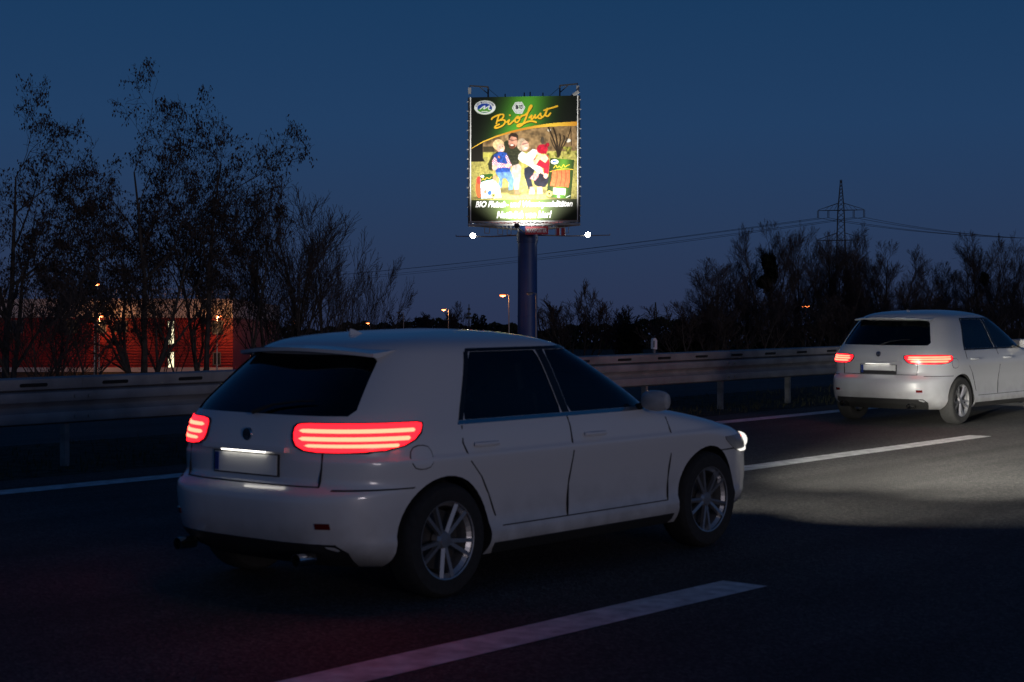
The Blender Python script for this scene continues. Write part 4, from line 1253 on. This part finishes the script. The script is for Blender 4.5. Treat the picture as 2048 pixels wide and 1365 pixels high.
# ------------------------------------------------------------------ red hall behind the trees
def red_hall():
    Y = 150.0
    c0, c1 = P(-130, 682.5, Y), P(466, 682.5, Y)
    z_eave = P(0, 636, Y).z; z_top = P(0, 600, Y).z; zf = FLAT
    root = empty('red_hall', ((c0.x + c1.x) / 2, Y, zf))
    tag(root, 'long red ribbed metal hall with pale roof band behind the trees', 'building')
    w = c1.x - c0.x; H1 = z_eave - zf; H2 = z_top - zf; dep = 30.0
    redm = mat('red_cladding', (0.21, 0.013, 0.010), .45, noise=.15, nscale=.8)
    pale = mat('pale_fascia', (0.42, 0.38, 0.37), .5, noise=.12, nscale=.7)
    frame = mat('window_frame_grey', (.10, .10, .10), .5); gl = mat('hall_glass', (.02, .022, .025), .05)
    warm = emit('lit_window', (1.0, 0.86, 0.55), 1.6); dimw = emit('dim_window', (1.0, .62, .32), .06, (.03, .03, .03))
    # ribbed front: real horizontal ribs
    b = MB(); z = 0.0; prof = []
    while z < H1:
        prof += [(-.0, z), (-.0, z + .10), (-.05, z + .13), (-.05, z + .22)]; z += .25
    prof = [(y, min(q, H1)) for y, q in prof] + [(0, H1)]
    n = len(prof)
    b.add([(-w / 2, y, q) for y, q in prof] + [(w / 2, y, q) for y, q in prof], [(i, i + 1, n + i + 1, n + i) for i in range(n - 1)])
    b.add([(w / 2, 0, 0), (w / 2, dep, 0), (w / 2, dep, H1), (w / 2, 0, H1), (-w / 2, 0, 0), (-w / 2, dep, 0), (-w / 2, dep, H1), (-w / 2, 0, H1)], [(0, 1, 2, 3), (4, 5, 6, 7), (1, 5, 6, 2)])
    b.build('wall', redm, root)
    # pale upper band in sheets
    k = 14
    for i in range(k):
        x0 = -w / 2 + w * i / k
        MB().box((x0 + w / k / 2, dep / 2 - .05, (H1 + H2) / 2), (w / k - .03, dep + .3, H2 - H1)).build('fascia_panel', pale, root)
    MB().box((0, dep / 2, H2 + .04), (w + .2, dep + .4, .10)).build('roof', pale, root)
    for i in range(19):
        x = -w / 2 + .3 + i * (w - .6) / 18
        MB().box((x, .1, H2 + .55), (.05, .05, 1.0)).build('roof_railing_post', pale, root)
    for z in (.95, .5): MB().box((0, .1, H2 + z), (w - .5, .035, .035)).build('roof_railing', M['galv_dirty'], root)
    def xw(px): return (px - CX) / FPX * Y - root.location.x
    def zw(py): return EYE + (CY - py) / FPX * Y - zf
    def window(x0, x1, y0, y1, m):
        a, c, t, u = xw(x0), xw(x1), zw(y0), zw(y1)
        f = MB()
        f.box(((a + c) / 2, -.06, t), (c - a + .12, .12, .08)); f.box(((a + c) / 2, -.06, u), (c - a + .12, .12, .08))
        f.box((a, -.06, (t + u) / 2), (.08, .12, t - u)); f.box((c, -.06, (t + u) / 2), (.08, .12, t - u)); f.box(((a + c) / 2, -.06, (t + u) / 2), (.06, .10, t - u))
        o = f.build('window', frame, root)
        MB().box(((a + c) / 2, -.055, (t + u) / 2), (c - a, .02, t - u)).build('pane', m, o)
    window(128, 156, 640, 666, dimw); window(193, 212, 642, 666, dimw); window(230, 254, 642, 664, gl); window(425, 446, 642, 668, dimw); window(20, 46, 642, 666, gl); window(-60, -30, 642, 666, gl)
    window(336, 349, 642, 690, warm); window(336, 349, 704, 742, warm); window(427, 441, 706, 730, gl)
    # white plinth strip
    MB().box((0, -.08, .22), (w, .12, .40)).build('plinth', pale, root)
red_hall()
street_lamp(189, 567, 138, 'tall orange lamp rising above the red hall roof', 1, .08, 250)
street_lamp(198, 631, 147.6, 'orange lamp in front of the red hall, below the taller lamp', 1, .05, 400)
street_lamp(434, 631, 147.6, 'orange lamp at the right corner of the red hall', 1, .05, 400)

# ------------------------------------------------------------------ pylons and wires
lat = mat('lattice_steel', (0.045, 0.048, 0.045), .7)
def pylon(px, Y, ytop, arms, label, rz, h_base=FLAT):
    top = P(px, ytop, Y); base = Vector((top.x, Y, h_base)); Hh = top.z - h_base
    root = empty('power_pylon', base, rz)
    tag(root, label, 'pylon', 'lattice pylons of one power line')
    q = Y / FPX
    wid = lambda z: max(.18, np.interp(z, [0, Hh * .45, arms[0][0] * Hh, Hh], [2.6, 1.3, .82, .12]))
    lt = MB(); leg_r = .10 * (Y / 450) ** .6
    zs = [0]
    while zs[-1] < Hh - .8: zs.append(zs[-1] + max(.9, wid(zs[-1]) * 1.7))
    zs[-1] = Hh
    for sx in (-1, 1):
        for sy in (-1, 1):
            for a, c in zip(zs[:-1], zs[1:]): lt.bar((sx * wid(a), sy * wid(a), a), (sx * wid(c), sy * wid(c), c), leg_r * 1.6)
    for a, c in zip(zs[:-1], zs[1:]):
        for s0, s1, ax in ((-1, 1, 0), (1, -1, 0), (-1, 1, 1), (1, -1, 1)):
            for sd in (-1, 1):
                p0 = (s0 * wid(a), sd * wid(a), a) if ax == 0 else (sd * wid(a), s0 * wid(a), a)
                p1 = (s1 * wid(c), sd * wid(c), c) if ax == 0 else (sd * wid(c), s1 * wid(c), c)
                lt.bar(p0, p1, leg_r * .8)
    lt.build('mast', lat, root)
    hang = []
    for frac, half, rise, ins in arms:
        z = frac * Hh; a = MB(); w0 = wid(z)
        for sx in (-1, 1):
            for sy in (-1, 1):
                a.bar((sx * w0 * .2, sy * w0, z), (sx * half, 0, z), leg_r * 1.5)
                a.bar((sx * w0 * .8, sy * w0, z + rise), (sx * half, 0, z + .15), leg_r)
            for t in (.3, .5, .7):
                a.bar((sx * half * t, 0, z), (sx * half * (t - .15), 0, z + rise * (1 - (t - .15))), leg_r * .8)
        a.build('crossarm', lat, root)
        for x in (-half, -half * .55, half * .55, half):
            i_ = MB()
            for dx in (-.3, .3): i_.tube([(x + dx * q * 2.0 * 2, 0, z), (x + dx * q * 4, 0, z - ins)], .09 * (Y / 450), 6)
            i_.build('insulator', lat, root)
            hang.append(Vector((x, 0, z - ins)))
    return root, hang
def wire(root, a, b, sag, r):
    pts = []
    for i in range(25):
        t = i / 24; p = Vector(a).lerp(Vector(b), t); p.z -= sag * 4 * t * (1 - t); pts.append(p)
    MB().tube(pts, r, 4, cap=False).build('wire', lat, root, recalc=False)
Hn = (P(0, 360, 450).z - FLAT)
def fz(y): return (P(0, y, 450).z - FLAT) / Hn
py1, hang = pylon(1682, 450, 360, [(fz(421), 6.0, 1.9, 1.95), (fz(481), 6.3, 2.0, 1.95)], 'near lattice power pylon rising behind the right-hand poplars', R(-14))
mi = py1.matrix_basis.inverted()
mloc = Matrix.Translation(py1.location) @ Matrix.Rotation(R(-14), 4, 'Z'); mi = mloc.inverted()
for i, p in enumerate(hang[:4]):
    wp = mloc @ p
    L_end = [(700, 543), (700, 541), (700, 549), (700, 552)][i]
    far = P(L_end[0], L_end[1], 800) + Vector(((i - 1.5) * 2, 0, 0))
    ext = wp + (far - wp) * 1.35
    wire(py1, p, mi @ ext, 2.0, .05)
    rt = P(2260, 474 + i * 1.2, 430 + i * 4)
    wire(py1, p, mi @ rt, 2.2, .05)
pylon(1311, 1000, 605, [(.70, 8.5, 2.6, 2.4), ], 'tiny far-off lattice pylon in the gap left of the poplars', R(8), -6)

# telecom mast, far
def mast():
    p = P(938, 682.5, 420); root = empty('antenna_mast', (p.x, 420, FLAT)); tag(root, 'thin distant antenna mast with small dishes left of the billboard', 'mast')
    h = P(0, 609, 420).z - FLAT
    MB().tube([(0, 0, 0), (0, 0, h)], [.28, .12], 6).build('pole', lat, root)
    for z, w in ((h * .72, .8), (h * .80, .5), (h * .9, .35)): MB().box((0, 0, z), (w * 2, .4, .5)).build('antenna_panel', lat, root)
mast()

# ------------------------------------------------------------------ trees
bark = mat('bark', (0.075, 0.064, 0.056), .95, noise=.3, nscale=6, spec=.1)
twigm = mat('twigs', (0.065, 0.052, 0.048), .95, spec=.1)
podm = mat('dry_pods', (0.05, 0.037, 0.032), .9, spec=.1)
everg = mat('evergreen', (0.018, 0.022, 0.014), .9, spec=.1)

class Tree:
    def __init__(s, seed):
        s.r = random.Random(seed); s.lr = random.Random(seed + 999); s.parts = {'trunk': [[], []], 'crown': [[], []], 'leaves': [[], []]}
    def loft(s, which, pts, rad, n):
        V, F = s.parts[which]
        k0 = len(V)
        m = len(pts)
        for i in range(m):
            p = pts[i]; d = pts[min(i + 1, m - 1)] - pts[max(i - 1, 0)]
            if d.length < 1e-6: d = Vector((0, 0, 1))
            d.normalize()
            a = Vector((1, 0, 0)) if abs(d.x) < .8 else Vector((0, 1, 0))
            e1 = d.cross(a); e1.normalize(); e2 = d.cross(e1)
            for k in range(n):
                t = 6.28318 * k / n; c, q = math.cos(t) * rad[i], math.sin(t) * rad[i]
                V.append((p.x + e1.x * c + e2.x * q, p.y + e1.y * c + e2.y * q, p.z + e1.z * c + e2.z * q))
        for i in range(m - 1):
            for k in range(n):
                k2 = (k + 1) % n
                F.append((k0 + i * n + k, k0 + i * n + k2, k0 + (i + 1) * n + k2, k0 + (i + 1) * n + k))
    def leaf(s, p, size, droop=True):
        V, F = s.parts['leaves']; r = s.r; k = len(V)
        a = r.uniform(0, 6.28); w = size * r.uniform(.25, .5); h = size * r.uniform(.7, 1.4)
        ex, ey = math.cos(a) * w, math.sin(a) * w
        tx, ty = r.uniform(-.5, .5) * h, r.uniform(-.5, .5) * h
        dz = -h if droop else r.uniform(-.8, .8) * h
        if s.lr.random() > .74: return
        V += [(p.x - ex, p.y - ey, p.z), (p.x + ex, p.y + ey, p.z), (p.x + ex * .6 + tx, p.y + ey * .6 + ty, p.z + dz), (p.x - ex * .6 + tx, p.y - ey * .6 + ty, p.z + dz)]
        F.append((k, k + 1, k + 2, k + 3))
    def branch(s, p, d, length, rad, lvl, o):
        r = s.r
        nseg = (7, 6, 5, 4, 3)[min(lvl, 4)]
        pts = [p.copy()]; rads = [rad]
        d = d.normalized()
        kids = []
        wob = o['wob'][min(lvl, len(o['wob']) - 1)]; trop = o['trop'][min(lvl, len(o['trop']) - 1)]
        for i in range(nseg):
            d = (d + Vector((r.gauss(0, wob), r.gauss(0, wob), r.gauss(0, wob * .7) + trop))).normalized()
            p = p + d * (length / nseg)
            pts.append(p.copy()); rr = rad * (1 - .82 * (i + 1) / nseg); rads.append(max(rr, o['rmin']))
            t = (i + 1) / nseg
            if lvl < o['lv'] and t >= o['start'][min(lvl, len(o['start']) - 1)]:
                nk = o['kids'][min(lvl, len(o['kids']) - 1)]
                k = int(nk) + (1 if r.random() < nk % 1 else 0)
                for _ in range(k): kids.append((p.copy(), d.copy(), rr, t))
        s.loft('trunk' if lvl <= o['tl'] else 'crown', pts, rads, (8, 6, 4, 3, 3)[min(lvl, 4)])
        if lvl >= o.get('leaf_lv', 9):
            for q in pts[1:]:
                if q.z > o.get('leaf_z', 0) and r.random() < o['leaf_p']:
                    for _ in range(r.randint(1, o['leaf_n'])):
                        s.leaf(q + Vector((r.gauss(0, .10), r.gauss(0, .10), r.gauss(0, .08))), o['leaf_s'])
        for q, dd, rr, t in kids:
            ang = R(r.uniform(*o['ang'][min(lvl, len(o['ang']) - 1)])); az = r.uniform(0, 6.28)
            a = Vector((1, 0, 0)) if abs(dd.x) < .8 else Vector((0, 1, 0))
            e1 = dd.cross(a).normalized(); e2 = dd.cross(e1)
            nd = dd * math.cos(ang) + (e1 * math.cos(az) + e2 * math.sin(az)) * math.sin(ang)
            ll = length * r.uniform(*o['len'][min(lvl, len(o['len']) - 1)]) * (1.15 - .55 * t)
            s.branch(q, nd, ll, max(rr * r.uniform(.5, .75), o['rmin']), lvl + 1, o)
    def meshes(s):
        out = {}
        for k, (V, F) in s.parts.items():
            if not F: continue
            me = bpy.data.meshes.new(k); me.from_pydata(V, [], F)
            me.materials.append({'trunk': bark, 'crown': twigm, 'leaves': podm}[k]); me.update(); out[k] = me
        return out

def put_tree(name, meshes, loc, label, cat, group, rz=0.0, sc=(1, 1, 1)):
    root = empty(name, loc, rz); root.scale = sc
    tag(root, label, cat, group)
    for k, me in meshes.items(): link(k, me, root)
    return root

def tree_mesh(seed, stems, o):
    t = Tree(seed)
    for (lean, az, length, rad, off) in stems:
        d = Vector((math.sin(R(lean)) * math.cos(R(az)), math.sin(R(lean)) * math.sin(R(az)), math.cos(R(lean))))
        t.branch(Vector((off * math.cos(R(az)), off * math.sin(R(az)), -.15)), d, length, rad, 0, o)
    return t.meshes()

LOCUST = dict(lv=4, tl=1, wob=[.07, .13, .17, .2, .2], trop=[.05, .05, .03, 0, -.02], start=[.25, .28, .2, .2], kids=[1.5, 1.35, 1.25, 1.1], ang=[(28, 58), (28, 62), (30, 65), (30, 70)],
              len=[(.45, .68), (.42, .62), (.40, .6), (.4, .6)], rmin=.006, leaf_lv=3, leaf_p=.22, leaf_n=4, leaf_s=.078, leaf_z=3.2)
VASE = dict(lv=3, tl=0, wob=[.07, .10, .12, .14], trop=[.06, .09, .09, .06], start=[.2, .2, .2], kids=[1.7, 1.4, 1.2], ang=[(14, 34), (16, 40), (18, 44)], len=[(.42, .62), (.42, .6), (.4, .6)], rmin=.006)
POPLAR = dict(lv=4, tl=0, wob=[.05, .09, .10, .11, .12], trop=[.03, .07, .07, .05, .04], start=[.28, .15, .15, .2], kids=[2.0, 1.5, 1.05, .8], ang=[(18, 40), (16, 36), (14, 34), (14, 34)],
              len=[(.24, .42), (.44, .66), (.5, .75), (.5, .8)], rmin=.0075)

def gpt(px, Y): 
    x = (px - CX) / FPX * Y
    return Vector((x, Y, FLAT))
def hgt(py, Y): return EYE + (CY - py) / FPX * Y - FLAT

GL = 'bare trees in front of the red hall'
def scaled_to(meshes, target_h):
    mz = 0.0
    for me in meshes.values():
        a = np.empty(len(me.vertices) * 3, np.float32); me.vertices.foreach_get('co', a); mz = max(mz, float(a[2::3].max()))
    return target_h / mz

def add(name, px, py, Y, seed, stems, o, label, cat='tree', group=GL, rz=0.0, wide=1.0, peak=None):
    ms = tree_mesh(seed, stems, o)
    k = scaled_to(ms, hgt(py, Y))
    if peak is not None:        # turn the grown tree so its top leans the right way
        best = None
        for me in ms.values():
            for v in me.vertices:
                if best is None or v.co.z > best.z: best = v.co.copy()
        want = (peak - px) / FPX * Y / (k * wide)
        rz = min((abs(best.x * math.cos(R(d)) - best.y * math.sin(R(d)) - want), d) for d in range(0, 360, 5))[1]
        rz = R(rz)
    return put_tree(name, ms, gpt(px, Y), label, cat, group, rz, (k * wide, k * wide, k)), ms

add('locust_tree', 12, 148, 56, 11, [(6, 20, 8.6, .17, .1), (10, 200, 7.0, .13, .2)], LOCUST, 'tall half-bare tree with hanging pods, cut by the left edge', wide=.9, peak=115)
add('locust_tree', 288, 140, 60, 26, [(3, 60, 9.6, .17, .05), (11, 170, 7.4, .13, .2), (13, 0, 7.2, .12, .2), (10, 280, 6.6, .11, .2)], LOCUST, 'tallest half-bare tree with pods, in front of the lit white window', wide=.9, peak=322)
add('locust_tree', 418, 190, 62, 37, [(4, 30, 8.8, .14, .05), (15, 350, 6.8, .11, .2)], LOCUST, 'half-bare podded tree in front of the hall right corner', wide=.85, peak=432)
add('locust_tree', 190, 430, 58, 44, [(6, 330, 6.4, .08, .05), (14, 150, 5.6, .07, .2)], LOCUST, 'smaller podded tree between the two tallest left-hand trees', wide=.9)
add('locust_tree', 500, 305, 64, 48, [(6, 10, 7.4, .10, .05), (12, 190, 6.4, .08, .2)], LOCUST, 'half-bare podded tree standing just right of the red hall', wide=.8, peak=535)
add('bare_shrub', 570, 350, 66, 51, [(5, 0, 6.5, .08, .1), (14, 60, 6.0, .07, .3), (14, 180, 6.0, .07, .3), (18, 300, 5.6, .06, .3), (20, 120, 5.2, .06, .3)], VASE, 'bushy bare tree right of the red hall, tall and dense', wide=1.25)
add('bare_shrub', 630, 378, 68, 62, [(4, 0, 6.0, .07, .1), (13, 40, 5.8, .06, .3), (14, 160, 5.8, .06, .3), (18, 250, 5.4, .06, .3), (17, 320, 5.2, .06, .3)], VASE, 'upright bare shrub in the middle of the left thicket', 'shrub', wide=.95)
add('bare_shrub', 700, 478, 70, 73, [(8, 180, 4.6, .05, .1), (18, 20, 4.6, .05, .2), (27, 0, 4.8, .045, .3), (16, 120, 4.4, .05, .3), (30, 340, 4.6, .04, .3)], VASE, 'fan-shaped bare shrub at the right end of the left thicket', 'shrub', wide=.62)
add('bare_shrub', 70, 520, 50, 84, [(10, 180, 3.6, .05, .1), (22, 20, 3.4, .045, .2), (28, 90, 3.4, .04, .2), (26, 270, 3.2, .04, .2)], VASE, 'low bare shrub at the foot of the leftmost tree', 'shrub', wide=1.4)
add('bare_shrub', 375, 480, 64, 95, [(8, 0, 4.6, .05, .1), (22, 50, 4.4, .045, .2), (24, 170, 4.2, .04, .3), (26, 260, 4.0, .04, .3)], VASE, 'thin bare shrub between the tallest tree and the hall corner', 'shrub', wide=1.3)
add('bare_shrub', 1165, 556, 172, 106, [(4, 0, 6.8, .10, .1), (14, 30, 6.3, .08, .6), (16, 160, 6.0, .08, .7), (22, 200, 5.6, .07, .8), (22, 340, 5.6, .07, .8)], dict(VASE, rmin=.014), 'spreading bare shrub just right of the blue billboard column', 'shrub', 'bare shrubs around the billboard', wide=1.25)
add('bare_shrub', 1105, 588, 180, 117, [(6, 0, 5.0, .08, .1), (18, 100, 4.6, .07, .5), (20, 220, 4.4, .06, .5)], dict(VASE, rmin=.014), 'smaller bare shrub touching the right side of the billboard column', 'shrub', 'bare shrubs around the billboard', wide=1.3)
add('bare_shrub', 1225, 610, 180, 118, [(6, 0, 4.2, .07, .1), (20, 60, 4.0, .06, .5), (22, 300, 4.0, .06, .5)], dict(VASE, rmin=.014), 'lower bare shrub right of the spreading one beside the billboard', 'shrub', 'bare shrubs around the billboard', wide=1.3)
add('bare_shrub', 838, 622, 250, 128, [(6, 0, 5.0, .1, .1), (16, 100, 5, .09, 1.0), (18, 250, 5, .09, 1.0), (14, 10, 5, .09, 1.6), (14, 180, 5, .09, 1.6)], dict(VASE, rmin=.025), 'distant round bush between the two leftmost lamp posts', 'shrub', 'bare shrubs around the billboard', wide=1.6)
add('bare_shrub', 908, 602, 240, 139, [(3, 0, 6.0, .1, .1), (12, 100, 5.4, .08, .6), (14, 250, 5.2, .08, .8)], dict(VASE, rmin=.022), 'distant twiggy shrub behind the brightest orange lamp', 'shrub', 'bare shrubs around the billboard', wide=1.0)

# poplars on the right: four grown shapes, each tree placed and turned on its own
pop = [tree_mesh(200 + 7 * i, [(2 + i, 40 * i, 12.0, .20, 0.0), (6 + i, 40 * i + 90, 11.4, .15, .4), (9, 40 * i + 170, 10.6, .14, .4), (8 + i, 40 * i + 250, 11.0, .14, .5), (13, 40 * i + 320, 9.2, .12, .5)], POPLAR) for i in range(4)]
GP = 'bare poplars on the right'
PL = [
    (1432, 512, 170, 0, 'leftmost bare poplar of the right-hand row, leaning outward', 1.35, 10),
    (1395, 590, 168, 1, 'short bare tree at the left end of the right-hand row', 1.6, 75),
    (1490, 476, 172, 1, 'second tall poplar from the left in the right-hand row', 1.1, 200),
    (1545, 434, 170, 2, 'tall poplar carrying the dark ivy clump', .85, 40),
    (1606, 436, 178, 3, 'narrow tall poplar between the ivy clump and the pylon', .95, 130),
    (1655, 458, 176, 0, 'poplar just left of the pylon mast', 1.0, 250),
    (1690, 474, 174, 3, 'poplar directly in front of the pylon mast', 1.05, 70),
    (1720, 440, 180, 1, 'tall thin poplar just right of the pylon mast', .9, 300),
    (1770, 480, 176, 2, 'poplar over the far car roof, second right of the pylon', 1.1, 210),
    (1835, 512, 178, 3, 'shorter poplar above the far car roof, right of the pylon', 1.1, 15),
    (1890, 520, 184, 0, 'low poplar in the dip right of the pylon', 1.15, 95),
    (1958, 460, 176, 2, 'tall poplar standing near the right edge', .95, 160),
    (2022, 458, 180, 3, 'rightmost tall poplar, cut by the right edge', 1.0, 330),
    (2075, 500, 172, 1, 'poplar half outside the right edge', 1.1, 60),
]
for px, py, Y, i, lab, wide, rz in PL:
    k = scaled_to(pop[i], hgt(py, Y))
    put_tree('poplar_tree', pop[i], gpt(px, Y), lab, 'tree', GP, R(rz), (k * wide, k * wide, k))
und = tree_mesh(300, [(8, 0, 5.0, .08, .2), (18, 70, 4.8, .07, .8), (20, 150, 4.8, .07, 1.0), (18, 230, 4.8, .07, 1.0), (20, 310, 4.8, .07, 1.0)], dict(VASE, rmin=.011, kids=[1.7, 1.4, 1.1]))
UL = ['leftmost low thicket under the right-hand poplars', 'low thicket under the second tall poplar', 'low thicket below the ivy clump', 'low thicket under the pylon', 'low thicket behind the far car rear window',
      'low thicket behind the far car roof', 'low thicket near the right edge', 'low thicket at the right edge']
for i, lab in enumerate(UL):
    px = 1405 + i * 88; Y = 158 + (i * 37 % 17); k = scaled_to(und, hgt(598 - (i * 53 % 30), Y))
    put_tree('thicket_shrub', und, gpt(px, Y), lab, 'shrub', 'undergrowth below the poplars', R(i * 73), (k * 1.9, k * 1.5, k))

# dark evergreen clumps: ivy on the poplar, bushes, far wood
def leaf_blob(seed, n, rx, ry, rz, size, lumps=7):
    r = random.Random(seed); V = []; F = []
    cs = [(r.uniform(-.55, .55), r.uniform(-.55, .55), r.uniform(-.55, .55), r.uniform(.35, .6)) for _ in range(lumps)]
    while len(F) < n:
        cx, cy, cz, cr = r.choice(cs)
        u = Vector((r.gauss(0, 1), r.gauss(0, 1), r.gauss(0, 1))).normalized() * cr * r.random() ** .4
        p = Vector(((cx + u.x) * rx, (cy + u.y) * ry, (cz + u.z) * rz)); k = len(V)
        q = Euler((r.uniform(0, 6), r.uniform(0, 6), r.uniform(0, 6))).to_matrix(); s = size * r.uniform(.6, 1.3)
        for a, c in ((-.5, 0), (0, -.3), (.5, 0), (0, .3)): V.append(tuple(p + q @ Vector((a * s, c * s, 0))))
        F.append((k, k + 1, k + 2, k + 3))
    me = bpy.data.meshes.new('leaves'); me.from_pydata(V, [], F); me.materials.append(everg); me.update()
    return me
def bush(px, py, Y, wpx, label, seed, name='evergreen_bush', floor=None):
    q = Y / FPX; h = hgt(py, Y) if floor is None else (floor - py) * q
    c = gpt(px, Y) if floor is None else P(px, floor, Y)
    root = empty(name, c); tag(root, label, 'bush' if floor is None else 'ivy', 'dark evergreen bushes' if floor is None else None)
    o = link('leaves', leaf_blob(seed, 5200, wpx * q / 2, wpx * q / 2, h * .52, .25 * Y / 170, 12), root); o.location = (0, 0, h * .5)
    MB().tube([(0, 0, -.1), (.1, 0, h * .5), (0, .1, h * .8)], [.12, .08, .03], 6).build('trunk', bark, root)
bush(1540, 505, 169, 36, 'dark round ivy clump high in the tall poplar', 1, 'ivy_clump', 572)
bush(1528, 548, 169.5, 34, 'lower dark ivy clump on the same poplar trunk', 2, 'ivy_clump', 585)
bush(1968, 545, 175, 20, 'small dark ivy clump near the right edge', 3, 'ivy_clump', 570)
bush(958, 629, 190, 34, 'small dark evergreen bush left of the billboard lamp', 4)
bush(1262, 640, 170, 60, 'dark bush at the foot of the bare shrub right of the billboard', 5)
bush(1375, 630, 168, 70, 'dark bush at the left foot of the poplars', 6)
bush(1345, 655, 170, 70, 'low dark bush below the tiny pylon', 7)
def far_wood():
    r = random.Random(9); V = []; F = []
    for i in range(60000):
        px = r.uniform(-500, 2600); Y = r.uniform(560, 640)
        top = 650 + 7 * math.sin(px * .013) + 5 * math.sin(px * .041 + 1) + 3 * math.sin(px * .17)
        py = top + (700 - top) * r.random() ** 1.3
        p = P(px, py, Y); k = len(V); s = r.uniform(.7, 1.7)
        q = Euler((r.uniform(0, 6), r.uniform(0, 6), r.uniform(0, 6))).to_matrix()
        for a, c in ((-.5, 0), (0, -.35), (.5, 0), (0, .35)): V.append(tuple(p + q @ Vector((a * s, c * s, 0))))
        F.append((k, k + 1, k + 2, k + 3))
    me = bpy.data.meshes.new('far_wood'); me.from_pydata(V, [], F); me.materials.append(everg); me.update()
    tag(link('far_wood', me), 'low dark line of distant woodland along the horizon', 'wood', kind='stuff')
far_wood()
